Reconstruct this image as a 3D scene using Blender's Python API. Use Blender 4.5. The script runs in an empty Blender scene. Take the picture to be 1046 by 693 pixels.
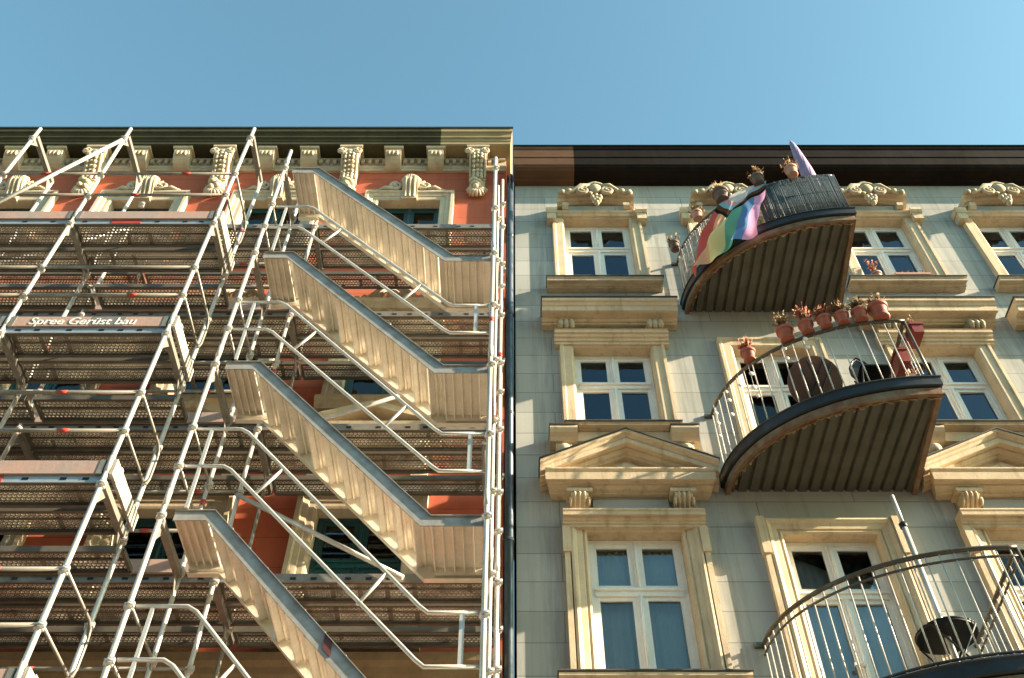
import bpy, math, random
from mathutils import Vector, Matrix
random.seed(11)
PI = math.pi
scn = bpy.context.scene
COL = scn.collection
R = math.radians

# ------------------------------------------------------------------ materials
def new_mat(name):
    m = bpy.data.materials.new(name); m.use_nodes = True
    nt = m.node_tree; nt.nodes.clear()
    return m, nt, nt.nodes, nt.links

def N(nodes, t, **kw):
    n = nodes.new(t)
    for k, v in kw.items():
        setattr(n, k, v)
    return n

def math_n(nodes, links, op, a, b=None, clamp=False):
    n = nodes.new('ShaderNodeMath'); n.operation = op; n.use_clamp = clamp
    for i, x in enumerate((a, b)):
        if x is None: continue
        if isinstance(x, (int, float)): n.inputs[i].default_value = x
        else: links.new(x, n.inputs[i])
    return n.outputs[0]

def mix_col(nodes, links, fac, a, b, blend='MIX'):
    n = nodes.new('ShaderNodeMix'); n.data_type = 'RGBA'; n.blend_type = blend
    if isinstance(fac, (int, float)): n.inputs[0].default_value = fac
    else: links.new(fac, n.inputs[0])
    for i, x in ((6, a), (7, b)):
        if isinstance(x, tuple): n.inputs[i].default_value = (*x[:3], 1)
        else: links.new(x, n.inputs[i])
    return n.outputs[2]

def noise(nodes, links, vec, scale, detail=4, rough=.6, stretch=None):
    if stretch:
        mp = nodes.new('ShaderNodeMapping'); mp.inputs['Scale'].default_value = stretch
        links.new(vec, mp.inputs[0]); vec = mp.outputs[0]
    n = nodes.new('ShaderNodeTexNoise'); n.inputs['Scale'].default_value = scale
    n.inputs['Detail'].default_value = detail; n.inputs['Roughness'].default_value = rough
    links.new(vec, n.inputs['Vector'])
    return n.outputs['Fac']

def ramp(nodes, links, fac, lo, hi):
    n = nodes.new('ShaderNodeMapRange'); n.inputs[1].default_value = lo; n.inputs[2].default_value = hi
    n.clamp = True
    links.new(fac, n.inputs[0])
    return n.outputs[0]

def surface(name, col, col2=None, rough=.75, metal=0., scale=2.5, fine=45., bump=.15, streak=0., dirt=(.09, .08, .065),
            spec=.4, amount=.7, extra=None):
    """weathered surface: two tones in large patches, fine grain, vertical dirt streaks, slight bump"""
    m, nt, nd, lk = new_mat(name)
    tc = N(nd, 'ShaderNodeTexCoord').outputs['Object']
    col2 = col2 or tuple(c * .68 for c in col)
    f = ramp(nd, lk, noise(nd, lk, tc, scale, 6), .36, .66)
    c = mix_col(nd, lk, math_n(nd, lk, 'MULTIPLY', f, amount), col, col2)
    g = ramp(nd, lk, noise(nd, lk, tc, fine, 3), .3, .75)
    c = mix_col(nd, lk, math_n(nd, lk, 'MULTIPLY', g, .28), c, tuple(x * .6 for x in col))
    if streak > 0:
        s = ramp(nd, lk, noise(nd, lk, tc, 5., 5, .65, (1.6, 1.6, .16)), .52, .74)
        c = mix_col(nd, lk, math_n(nd, lk, 'MULTIPLY', s, streak), c, dirt)
    height = None
    if extra:
        c, height = extra(nd, lk, tc, c)
    b = N(nd, 'ShaderNodeBsdfPrincipled')
    lk.new(c, b.inputs['Base Color'])
    rr = nd.new('ShaderNodeMapRange'); rr.inputs[3].default_value = max(.05, rough - .14); rr.inputs[4].default_value = min(1, rough + .14)
    lk.new(f, rr.inputs[0]); lk.new(rr.outputs[0], b.inputs['Roughness'])
    b.inputs['Metallic'].default_value = metal
    b.inputs['Specular IOR Level'].default_value = spec
    bp = N(nd, 'ShaderNodeBump'); bp.inputs['Strength'].default_value = bump; bp.inputs['Distance'].default_value = .01
    h = noise(nd, lk, tc, fine * .8, 4)
    if height is not None:
        h = math_n(nd, lk, 'ADD', math_n(nd, lk, 'MULTIPLY', h, .35), height)
    lk.new(h, bp.inputs['Height']); lk.new(bp.outputs[0], b.inputs['Normal'])
    o = N(nd, 'ShaderNodeOutputMaterial'); lk.new(b.outputs[0], o.inputs[0])
    return m

def joints(width, row, zoff, dark, depth=1., runs=()):
    """plaster scored into courses: thin recessed joints"""
    def f(nd, lk, tc, c):
        sp = N(nd, 'ShaderNodeSeparateXYZ'); lk.new(tc, sp.inputs[0])
        cb = N(nd, 'ShaderNodeCombineXYZ'); lk.new(sp.outputs[0], cb.inputs[0])
        lk.new(math_n(nd, lk, 'ADD', sp.outputs[2], zoff), cb.inputs[1])
        br = N(nd, 'ShaderNodeTexBrick'); lk.new(cb.outputs[0], br.inputs['Vector'])
        br.inputs['Scale'].default_value = 1.; br.inputs['Mortar Size'].default_value = .007
        br.inputs['Mortar Smooth'].default_value = .35
        br.inputs['Brick Width'].default_value = width; br.inputs['Row Height'].default_value = row
        br.inputs['Color1'].default_value = (1, 1, 1, 1); br.inputs['Color2'].default_value = (.80, .81, .80, 1)
        br.inputs['Mortar'].default_value = (1, 1, 1, 1)
        c = mix_col(nd, lk, 1., c, br.outputs['Color'], 'MULTIPLY')
        c = mix_col(nd, lk, math_n(nd, lk, 'MULTIPLY', br.outputs['Fac'], .8), c, dark)
        if runs:   # rain runs below the ends of the sills
            tot = None
            for x in runs:
                d = math_n(nd, lk, 'ABSOLUTE', math_n(nd, lk, 'SUBTRACT', sp.outputs[0], x))
                k = ramp(nd, lk, d, .26, .02)
                tot = k if tot is None else math_n(nd, lk, 'MAXIMUM', tot, k)
            st = ramp(nd, lk, noise(nd, lk, tc, 4., 5, .7, (4.5, 1., .22)), .42, .66)
            c = mix_col(nd, lk, math_n(nd, lk, 'MULTIPLY', math_n(nd, lk, 'MULTIPLY', tot, st), .6), c, (.17, .165, .14))
        return c, math_n(nd, lk, 'MULTIPLY', br.outputs['Fac'], -depth)
    return f

def split_tone(x_split, end_col, side):
    """two-tone cornice: one length at its end is lighter"""
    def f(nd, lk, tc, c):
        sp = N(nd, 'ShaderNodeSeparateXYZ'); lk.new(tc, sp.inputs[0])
        k = math_n(nd, lk, 'GREATER_THAN' if side > 0 else 'LESS_THAN', sp.outputs[0], x_split)
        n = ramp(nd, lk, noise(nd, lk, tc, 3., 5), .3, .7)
        cl = mix_col(nd, lk, math_n(nd, lk, 'MULTIPLY', n, .6), end_col, tuple(x * .62 for x in end_col))
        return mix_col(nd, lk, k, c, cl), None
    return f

def perforated(name, col, pitch=.036, hole=.25, rim=None):
    m, nt, nd, lk = new_mat(name)
    tc = N(nd, 'ShaderNodeTexCoord').outputs['Object']
    sp = N(nd, 'ShaderNodeSeparateXYZ'); lk.new(tc, sp.inputs[0])
    v = math_n(nd, lk, 'DIVIDE', sp.outputs[1], pitch * .92)
    row = math_n(nd, lk, 'FLOOR', v)
    sh = math_n(nd, lk, 'MULTIPLY', math_n(nd, lk, 'FLOORED_MODULO', row, 2.), .5)
    u = math_n(nd, lk, 'ADD', math_n(nd, lk, 'DIVIDE', sp.outputs[0], pitch), sh)
    fx = math_n(nd, lk, 'SUBTRACT', math_n(nd, lk, 'FRACT', u), .5)
    fy = math_n(nd, lk, 'SUBTRACT', math_n(nd, lk, 'FRACT', v), .5)
    r2 = math_n(nd, lk, 'ADD', math_n(nd, lk, 'MULTIPLY', fx, fx), math_n(nd, lk, 'MULTIPLY', fy, fy))
    ish = math_n(nd, lk, 'LESS_THAN', r2, hole * hole)
    # plain bands of sheet between the punched fields
    fld = math_n(nd, lk, 'FRACT', math_n(nd, lk, 'DIVIDE', sp.outputs[0], .258))
    isf = math_n(nd, lk, 'GREATER_THAN', fld, .167)
    isd = math_n(nd, lk, 'GREATER_THAN', noise(nd, lk, tc, 1.3, 2), .44)
    isx = math_n(nd, lk, 'MAXIMUM', isf, isd)
    isx = math_n(nd, lk, 'MULTIPLY', isx, ish)
    g = ramp(nd, lk, noise(nd, lk, tc, 5., 6, .7), .34, .68)
    c = mix_col(nd, lk, g, col, tuple(x * .5 for x in col))
    if rim:   # pale painted ring imitates light through each hole, fainter in patches of grime
        ring = math_n(nd, lk, 'MULTIPLY', math_n(nd, lk, 'LESS_THAN', r2, .40*.40), math_n(nd, lk, 'MAXIMUM', isf, isd))
        worn = ramp(nd, lk, noise(nd, lk, tc, 2.6, 6, .75), .42, .56)
        c = mix_col(nd, lk, math_n(nd, lk, 'MULTIPLY', ring, math_n(nd, lk, 'ADD', math_n(nd, lk, 'MULTIPLY', worn, .75), .25)), c, rim)
    b = N(nd, 'ShaderNodeBsdfPrincipled'); lk.new(c, b.inputs['Base Color'])
    b.inputs['Metallic'].default_value = .25; b.inputs['Roughness'].default_value = .55
    t = N(nd, 'ShaderNodeBsdfTransparent')
    mx = N(nd, 'ShaderNodeMixShader'); lk.new(isx, mx.inputs[0]); lk.new(b.outputs[0], mx.inputs[1]); lk.new(t.outputs[0], mx.inputs[2])
    o = N(nd, 'ShaderNodeOutputMaterial'); lk.new(mx.outputs[0], o.inputs[0])
    return m

def glass_mat(name, tint, refl, gcol=(.58, .63, .64)):
    m, nt, nd, lk = new_mat(name)
    tc = N(nd, 'ShaderNodeTexCoord').outputs['Object']
    fr = N(nd, 'ShaderNodeFresnel'); fr.inputs['IOR'].default_value = 1.52
    fac = math_n(nd, lk, 'ADD', math_n(nd, lk, 'MULTIPLY', fr.outputs[0], 1.0), refl, True)
    bp = N(nd, 'ShaderNodeBump'); bp.inputs['Strength'].default_value = .06; bp.inputs['Distance'].default_value = .03
    lk.new(noise(nd, lk, tc, 2.4, 2), bp.inputs['Height'])
    g = N(nd, 'ShaderNodeBsdfGlossy'); g.inputs['Roughness'].default_value = .03; g.inputs['Color'].default_value = (*gcol, 1)
    lk.new(bp.outputs[0], g.inputs['Normal'])
    t = N(nd, 'ShaderNodeBsdfTransparent'); t.inputs['Color'].default_value = (*tint, 1)
    mx = N(nd, 'ShaderNodeMixShader'); lk.new(fac, mx.inputs[0]); lk.new(t.outputs[0], mx.inputs[1]); lk.new(g.outputs[0], mx.inputs[2])
    o = N(nd, 'ShaderNodeOutputMaterial'); lk.new(mx.outputs[0], o.inputs[0])
    return m

MAT = {
 'plaster': surface('grey_plaster', (.425, .42, .39), (.345, .345, .32), .9, scale=.8, fine=70, bump=.3, streak=.42, dirt=(.19, .18, .155),
                    extra=joints(2.3, .380, .07, (.13, .135, .13), runs=[c+s_*.93-4. for c in (1.38, 5.88, 8.08) for s_ in (-1, 1)])),
 'redwall': surface('red_plaster', (.50, .118, .056), (.38, .085, .044), .9, scale=1.1, fine=60, bump=.2, streak=.25, dirt=(.16, .05, .03),
                    extra=joints(40., .42, 1.6, (.2, .05, .03))),
 'sand': surface('ochre_trim_paint', (.61, .485, .325), (.44, .34, .22), .87, scale=3.4, fine=60, bump=.35, streak=.55, dirt=(.19, .12, .065)),
 'sandl': surface('pale_stone_trim', (.54, .44, .31), (.36, .285, .195), .82, scale=2.4, fine=40, bump=.25, streak=.45, dirt=(.16, .13, .10)),
 'orn': surface('ornament_plaster', (.46, .375, .25), (.29, .235, .155), .85, scale=7, fine=60, bump=.3, streak=.5, dirt=(.14, .115, .08)),
 'ledcap': surface('lead_capping', (.07, .065, .06), (.11, .10, .085), .6, .2),
 'white': surface('white_window_paint', (.80, .78, .73), (.70, .68, .62), .5, scale=4, fine=50, bump=.06, streak=.12, dirt=(.35, .31, .25)),
 'teal': surface('dark_teal_window_paint', (.015, .075, .085), (.02, .05, .055), .4, scale=4, bump=.05),
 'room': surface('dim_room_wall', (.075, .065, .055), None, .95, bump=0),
 'curtain': surface('net_curtain', (.84, .82, .76), (.68, .67, .63), .95, scale=3, bump=.05),
 'blind': surface('roller_blind', (.16, .125, .08), (.11, .09, .06), .95, scale=3, bump=.05),
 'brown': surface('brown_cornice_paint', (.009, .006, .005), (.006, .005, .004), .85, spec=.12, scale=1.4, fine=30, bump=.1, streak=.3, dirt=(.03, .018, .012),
                  extra=split_tone(-2.93, (.12, .066, .04), -1)),  # lighter length at the left end
 'split_tone': surface('dark_cornice_stone', (.035, .034, .02), (.075, .07, .038), .9, spec=.12, scale=1.2, fine=30, bump=.2, streak=.5, dirt=(.02, .02, .015),
                 extra=split_tone(4.73, (.30, .235, .135), 1)),  # lighter length at the right end
 'gutter': surface('dark_gutter_zinc', (.045, .045, .035), (.03, .03, .025), .5, .4),
 'roof': surface('roof_felt', (.10, .07, .06), None, .9),
 'pipe': surface('blue_grey_zinc_pipe', (.06, .085, .105), (.04, .055, .07), .42, .5, scale=6, fine=50, bump=.08, streak=.3, dirt=(.14, .15, .15)),
 'galv': surface('galvanised_tube', (.58, .565, .53), (.36, .34, .30), .42, .42, scale=6, fine=40, bump=.08, streak=.3, dirt=(.26, .22, .17)),
 'galvd': surface('worn_scaffold_steel', (.26, .245, .215), (.15, .135, .11), .5, .4, scale=6, fine=30, bump=.1),
 'blues': surface('blue_grey_steel_profile', (.36, .42, .47), (.25, .27, .28), .45, .4, scale=4, fine=40, bump=.06),
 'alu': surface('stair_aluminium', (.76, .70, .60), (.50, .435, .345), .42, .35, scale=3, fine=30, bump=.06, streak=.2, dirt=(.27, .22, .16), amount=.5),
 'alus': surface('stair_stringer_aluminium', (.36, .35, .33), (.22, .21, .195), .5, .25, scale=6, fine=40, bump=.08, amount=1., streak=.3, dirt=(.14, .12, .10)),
 'perf': perforated('perforated_deck_sheet', (.235, .205, .158), pitch=.043, rim=(.95, .89, .76)),
 'galvk': surface('grimy_steel', (.13, .115, .09), (.09, .08, .06), .6, .3, scale=6),
 'wood': surface('weathered_pink_board', (.40, .25, .20), (.27, .235, .22), .8, scale=2.2, fine=30, bump=.15, streak=.2, dirt=(.16, .12, .10), amount=1.),
 'redtape': surface('red_marking', (.40, .05, .03), (.26, .05, .04), .5),
 'maroon': surface('maroon_marking', (.11, .035, .03), None, .6),
 'orange': surface('orange_clip', (.62, .14, .03), None, .5),
 'letter': surface('white_lettering', (.80, .78, .75), (.62, .58, .55), .6, scale=9),
 'corr': surface('corrugated_soffit_steel', (.09, .088, .066), (.06, .057, .042), .7, .15, scale=3, fine=30, bump=.1, streak=0),
 'chan': surface('dark_blue_steel_channel', (.016, .021, .027), (.012, .014, .016), .5, .2, scale=4, bump=.06),
 'rust': surface('rusty_edge_steel', (.20, .155, .10), (.15, .065, .03), .8, .15, scale=7, fine=30, bump=.3, amount=1.),
 'flake': surface('torn_sealing_strip', (.36, .24, .12), (.16, .08, .04), .85, scale=9, amount=1.),
 'iron': surface('bronze_painted_rail', (.12, .10, .07), (.07, .06, .05), .38, .5, scale=9),
 'bar': surface('pale_grey_baluster', (.55, .53, .48), (.38, .35, .30), .45, .3, scale=8),
 'dbar': surface('dark_iron_bar', (.07, .07, .07), (.11, .09, .07), .4, .5),
 'reedd': surface('dark_blue_reed', (.045, .07, .085), (.10, .12, .125), .85, scale=30, fine=90, bump=.3, amount=1.),
 'bark': surface('pale_bark_screen', (.52, .48, .43), (.20, .17, .14), .9, scale=16, fine=70, bump=.4, amount=1.),
 'terra': surface('terracotta', (.34, .095, .055), (.27, .075, .05), .6, scale=9, bump=.08),
 'terrab': surface('brown_clay', (.13, .085, .065), (.09, .06, .05), .7, scale=9, bump=.1),
 'terral': surface('pale_pink_clay', (.46, .27, .20), (.36, .17, .12), .7, scale=9),
 'soil': surface('soil', (.035, .025, .018), None, .95),
 'dry': surface('dried_foliage', (.30, .17, .08), (.20, .16, .06), .9, scale=20),
 'dryr': surface('reddish_dried_flowers', (.45, .16, .10), (.34, .20, .10), .9, scale=20),
 'redbox': surface('red_plastic', (.20, .028, .022), (.14, .022, .018), .45, scale=5),
 'purple': surface('faded_violet_canvas', (.36, .27, .42), (.27, .20, .33), .85, scale=5),
 'tablet': surface('brown_table_top', (.15, .08, .058), (.11, .055, .042), .6, scale=6),
 'black': surface('black_metal', (.012, .012, .013), (.02, .02, .02), .45, .3),
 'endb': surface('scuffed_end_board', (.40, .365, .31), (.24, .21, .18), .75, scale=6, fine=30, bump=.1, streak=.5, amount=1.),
 'belt': surface('brown_belt_stone', (.26, .19, .11), (.17, .12, .07), .85, scale=3, streak=.5),
 'canvas': surface('white_canvas', (.7, .68, .62), None, .9),
 'shell': surface('white_shell', (.78, .72, .64), (.62, .5, .4), .5, scale=20),
 'chrome': surface('steel_pole', (.72, .70, .66), (.6, .58, .54), .22, .8, scale=5, bump=.02),
 'road': surface('asphalt', (.085, .08, .07), (.06, .057, .05), .9, scale=.6, fine=60, bump=.3),
 'pave': surface('granite_pavement', (.44, .375, .28), (.36, .305, .23), .85, scale=.5, fine=30, bump=.2, extra=joints(1., .8, 0, (.15, .13, .11))),
 'oppwall': surface('brown_plaster', (.20, .155, .115), None, .9, scale=.5, streak=.3),
 'glass': glass_mat('window_glass', (.86, .9, .9), .02),
 'glassb': glass_mat('window_glass_blue', (.8, .86, .9), .035, (.64, .78, .92)),
 'glassd': glass_mat('window_glass_dark', (.6, .65, .66), .05),
}

def perforated_black():
    m = perforated('perforated_black_metal', (.015, .015, .016), .05, .27)
    return m
MAT['perfb'] = perforated_black()

# ------------------------------------------------------------------ mesh builder
ORG = {}
class MB:
    def __init__(s): s.v = []; s.f = []; s.mi = []; s.sm = []
    def face(s, idx, mi=0, sm=False): s.f.append(tuple(idx)); s.mi.append(mi); s.sm.append(sm)
    def add(s, vs):
        b = len(s.v); s.v.extend(Vector(p) for p in vs); return b
    def box(s, x0, x1, y0, y1, z0, z1, mi=0):
        b = s.add([(x0,y0,z0),(x1,y0,z0),(x1,y1,z0),(x0,y1,z0),(x0,y0,z1),(x1,y0,z1),(x1,y1,z1),(x0,y1,z1)])
        for q in ((0,3,2,1),(4,5,6,7),(0,1,5,4),(1,2,6,5),(2,3,7,6),(3,0,4,7)):
            s.face([b+i for i in q], mi)
    def obox(s, c, ax, ay, az, mi=0):
        """box from a centre and three half-axis vectors"""
        c, ax, ay, az = Vector(c), Vector(ax), Vector(ay), Vector(az)
        b = s.add([c-ax-ay-az, c+ax-ay-az, c+ax+ay-az, c-ax+ay-az, c-ax-ay+az, c+ax-ay+az, c+ax+ay+az, c-ax+ay+az])
        for q in ((0,3,2,1),(4,5,6,7),(0,1,5,4),(1,2,6,5),(2,3,7,6),(3,0,4,7)):
            s.face([b+i for i in q], mi)
    def tube(s, pts, r, n=8, mi=0, cap=True):
        pts = [Vector(p) for p in pts]
        rs = r if isinstance(r, (list, tuple)) else [r]*len(pts)
        rings = []; ref = None
        for i, p in enumerate(pts):
            if i == 0: t = pts[1]-p
            elif i == len(pts)-1: t = p-pts[i-1]
            else: t = (pts[i+1]-p).normalized() + (p-pts[i-1]).normalized()
            t.normalize()
            if ref is None:
                ref = Vector((0,0,1)) if abs(t.z) < .9 else Vector((1,0,0))
            u = (ref - t*ref.dot(t)).normalized(); w = t.cross(u); ref = u
            rings.append(s.add([p + (u*math.cos(2*PI*k/n) + w*math.sin(2*PI*k/n))*rs[i] for k in range(n)]))
        for a, b in zip(rings, rings[1:]):
            for k in range(n):
                s.face((a+k, a+(k+1)%n, b+(k+1)%n, b+k), mi, True)
        if cap:
            s.face([rings[0]+k for k in range(n)][::-1], mi); s.face([rings[-1]+k for k in range(n)], mi)
    def prism(s, poly, vec, mi=0):
        vec = Vector(vec); n = len(poly)
        a = s.add(poly); b = s.add([Vector(p)+vec for p in poly])
        s.face([a+i for i in range(n)][::-1], mi); s.face([b+i for i in range(n)], mi)
        for i in range(n): s.face((a+i, a+(i+1)%n, b+(i+1)%n, b+i), mi)
    def strip_profile(s, prof, x0, x1, D, mi=0, e0=0., e1=0.):
        """profile of (d, z) pushed along x; e0 / e1 mitre the ends outwards by d"""
        a = s.add([(x0 - e0*d, D-d, z) for d, z in prof]); b = s.add([(x1 + e1*d, D-d, z) for d, z in prof]); n = len(prof)
        s.face([a+i for i in range(n)], mi); s.face([b+i for i in range(n)][::-1], mi)
        for i in range(n): s.face((a+i, b+i, b+(i+1)%n, a+(i+1)%n), mi)
    def ball(s, c, r, nu=10, nv=7, mi=0):
        c = Vector(c); r = r if isinstance(r, (tuple, list)) else (r, r, r)
        top = s.add([c+Vector((0,0,r[2]))]); rows = []
        for j in range(1, nv):
            t = PI*j/nv
            rows.append(s.add([c+Vector((r[0]*math.sin(t)*math.cos(2*PI*k/nu), r[1]*math.sin(t)*math.sin(2*PI*k/nu), r[2]*math.cos(t))) for k in range(nu)]))
        bot = s.add([c-Vector((0,0,r[2]))])
        for k in range(nu):
            s.face((top, rows[0]+k, rows[0]+(k+1)%nu), mi, True)
            s.face((bot, rows[-1]+(k+1)%nu, rows[-1]+k), mi, True)
        for a, b in zip(rows, rows[1:]):
            for k in range(nu): s.face((a+k, b+k, b+(k+1)%nu, a+(k+1)%nu), mi, True)
    def lathe(s, prof, c, n=16, mi=0, ax=None):
        c = Vector(c); rings = []
        for r, z in prof:
            rings.append(s.add([c+Vector((r*math.cos(2*PI*k/n), r*math.sin(2*PI*k/n), z)) for k in range(n)]))
        for a, b in zip(rings, rings[1:]):
            for k in range(n): s.face((a+k, a+(k+1)%n, b+(k+1)%n, b+k), mi, True)
        s.face([rings[0]+k for k in range(n)][::-1], mi); s.face([rings[-1]+k for k in range(n)], mi)
    def sweep(s, path, prof, mi=0, cap=True, smooth=False):
        """plan path of (x, y); profile of (offset to the outside, z)"""
        n = len(path); m = len(prof); rings = []
        for i, p in enumerate(path):
            p = Vector(p)
            ns = []
            if i > 0: t = (p-Vector(path[i-1])).normalized(); ns.append(Vector((t.y, -t.x)))
            if i < n-1: t = (Vector(path[i+1])-p).normalized(); ns.append(Vector((t.y, -t.x)))
            nn = sum(ns, Vector((0,0))).normalized()
            k = 1/max(.4, nn.dot(ns[0]))
            rings.append(s.add([(p.x+nn.x*o*k, p.y+nn.y*o*k, z) for o, z in prof]))
        for a, b in zip(rings, rings[1:]):
            for j in range(m): s.face((a+j, b+j, b+(j+1)%m, a+(j+1)%m), mi, smooth)
        if cap:
            s.face([rings[0]+j for j in range(m)], mi); s.face([rings[-1]+j for j in range(m)][::-1], mi)
    def build(s, name, mats, parent=None, loc=None):
        me = bpy.data.meshes.new(name)
        org = Vector(loc) if loc is not None else (ORG[parent.name] if parent else Vector((0,0,0)))
        me.from_pydata([v-org for v in s.v], [], s.f)
        mats = mats if isinstance(mats, (list, tuple)) else [mats]
        for m in mats: me.materials.append(MAT[m] if isinstance(m, str) else m)
        me.polygons.foreach_set('material_index', s.mi); me.polygons.foreach_set('use_smooth', s.sm)
        me.update()
        o = bpy.data.objects.new(name, me); COL.objects.link(o)
        if parent:
            o.parent = parent
            o.location = org - ORG[parent.name]
        else: o.location = org
        ORG[o.name] = org
        return o

def tag(o, label=None, cat=None, group=None, kind=None):
    for k, v in (('label', label), ('category', cat), ('group', group), ('kind', kind)):
        if v: o[k] = v
    return o

def thing(name, loc, label, cat, group=None):
    o = bpy.data.objects.new(name, None); COL.objects.link(o); o.location = loc; o.empty_display_size = .1
    ORG[o.name] = Vector(loc)
    return tag(o, label, cat, group)

def copy_tree(o, parent=None):
    c = o.copy(); COL.objects.link(c)
    if parent: c.parent = parent
    for ch in list(o.children): copy_tree(ch, c)
    return c

# metres; eye at the origin, street 1.6 m below it; house fronts face -Y
D = 8.8           # plane of both fronts
G = -1.6          # street level

# ------------------------------------------------------------------ ornament
def spiral(mb, c, r, side, D_, turns=1.6, th=.035, mi=0, start=0.):
    pts = []; rs = []
    k = 22
    for i in range(k+1):
        t = i/k; a = start + side*t*turns*2*PI; rr = r*(1-.85*t)
        pts.append((c[0]+side*rr*math.cos(a)*1., D_-.015*t*2, c[1]+rr*math.sin(a))); rs.append(th*(1-.45*t))
    mb.tube(pts, rs, 7, mi)

def cartouche(mb, cx, h, d, s, D_=D):
    y = D_-d
    mb.ball((cx, y-.02*s, h), (.105*s, .07*s, .125*s), 12, 8)
    mb.tube([(cx+.15*s*math.cos(a), y-.03*s, h+.165*s*math.sin(a)) for a in [i*PI/9-.25 for i in range(14)]], .028*s, 6)
    for sd in (-1, 1):
        spiral(mb, (cx+sd*.19*s, h-.07*s), .10*s, sd, y-.03*s, th=.036*s, start=PI*.5)
        mb.tube([(cx+sd*.10*s, y-.03*s, h+.10*s), (cx+sd*.22*s, y-.04*s, h+.07*s), (cx+sd*.34*s, y-.02*s, h-.05*s), (cx+sd*.46*s, y, h-.10*s), (cx+sd*.58*s, y, h-.07*s)],
                [.03*s, .045*s, .04*s, .035*s, .012*s], 7)
        for q in range(3):
            mb.ball((cx+sd*(.30+.11*q)*s, y-.02*s, h-(.02+.03*q)*s), (.055*s, .045*s, .05*s), 7, 5)
    for q, (dx, dz) in enumerate(((0,-.2), (-.06,-.24), (.06,-.24), (0,-.30), (-.035,-.33), (.035,-.33), (0,-.4))):
        mb.ball((cx+dx*s, y-.02*s, h+dz*s), (.042*s, .05*s, .055*s), 7, 5)
    mb.ball((cx, y, h+.17*s), (.10*s, .06*s, .05*s), 9, 6)

def scroll_console(mb, cx, w, z0, z1, d0, d1, D_, flutes=True):
    """S-shaped bracket: deep at the top, tapering to the wall, with flutes and volutes"""
    prof = []
    k = 14
    for i in range(k+1):
        t = i/k
        prof.append((d1 + (d0-d1)*(.5-.5*math.cos(PI*min(1, t*1.15))) + .025*math.sin(t*2*PI), z1+(z0-z1)*t))
    poly = [(0, z1)] + prof + [(0, z0)]
    mb.strip_profile(poly, cx-w/2, cx+w/2, D_)
    for sd in (-1, 1):
        xx = cx+sd*(w/2+.004)
        mb.tube([(xx-.012, D_-d1*.72, z1-.10), (xx+.012, D_-d1*.72, z1-.10)], min(.085, d1*.3), 12)
    for q in (-.28, 0, .28) if flutes else (-.42, .42):
        mb.tube([(cx+q*w, D_-d-.008, z) for d, z in prof[1:-1]], w*.085, 6)

# ------------------------------------------------------------------ windows
def architrave(mb, x0, x1, hb, ht, prof, D_):
    rows = []
    for w, d in prof:
        rows.append(mb.add([(x0-w, D_-d, hb), (x0-w, D_-d, ht+w), (x1+w, D_-d, ht+w), (x1+w, D_-d, hb)]))
    for a, b in zip(rows, rows[1:]):
        for k in range(3): mb.face((a+k, a+k+1, b+k+1, b+k))
    for k, rev in ((0, False), (3, True)):
        idx = [r+k for r in rows]
        mb.face(idx if rev else idx[::-1])

PROF_RICH = [(0, -.01), (0, .035), (.025, .05), (.05, .035), (.06, .055), (.12, .062), (.135, .08), (.165, .095), (.19, .09), (.20, .0)]
PROF_PLAIN = [(0, -.01), (0, .04), (.03, .06), (.13, .06), (.145, .078), (.185, .078), (.195, .0)]

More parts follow.
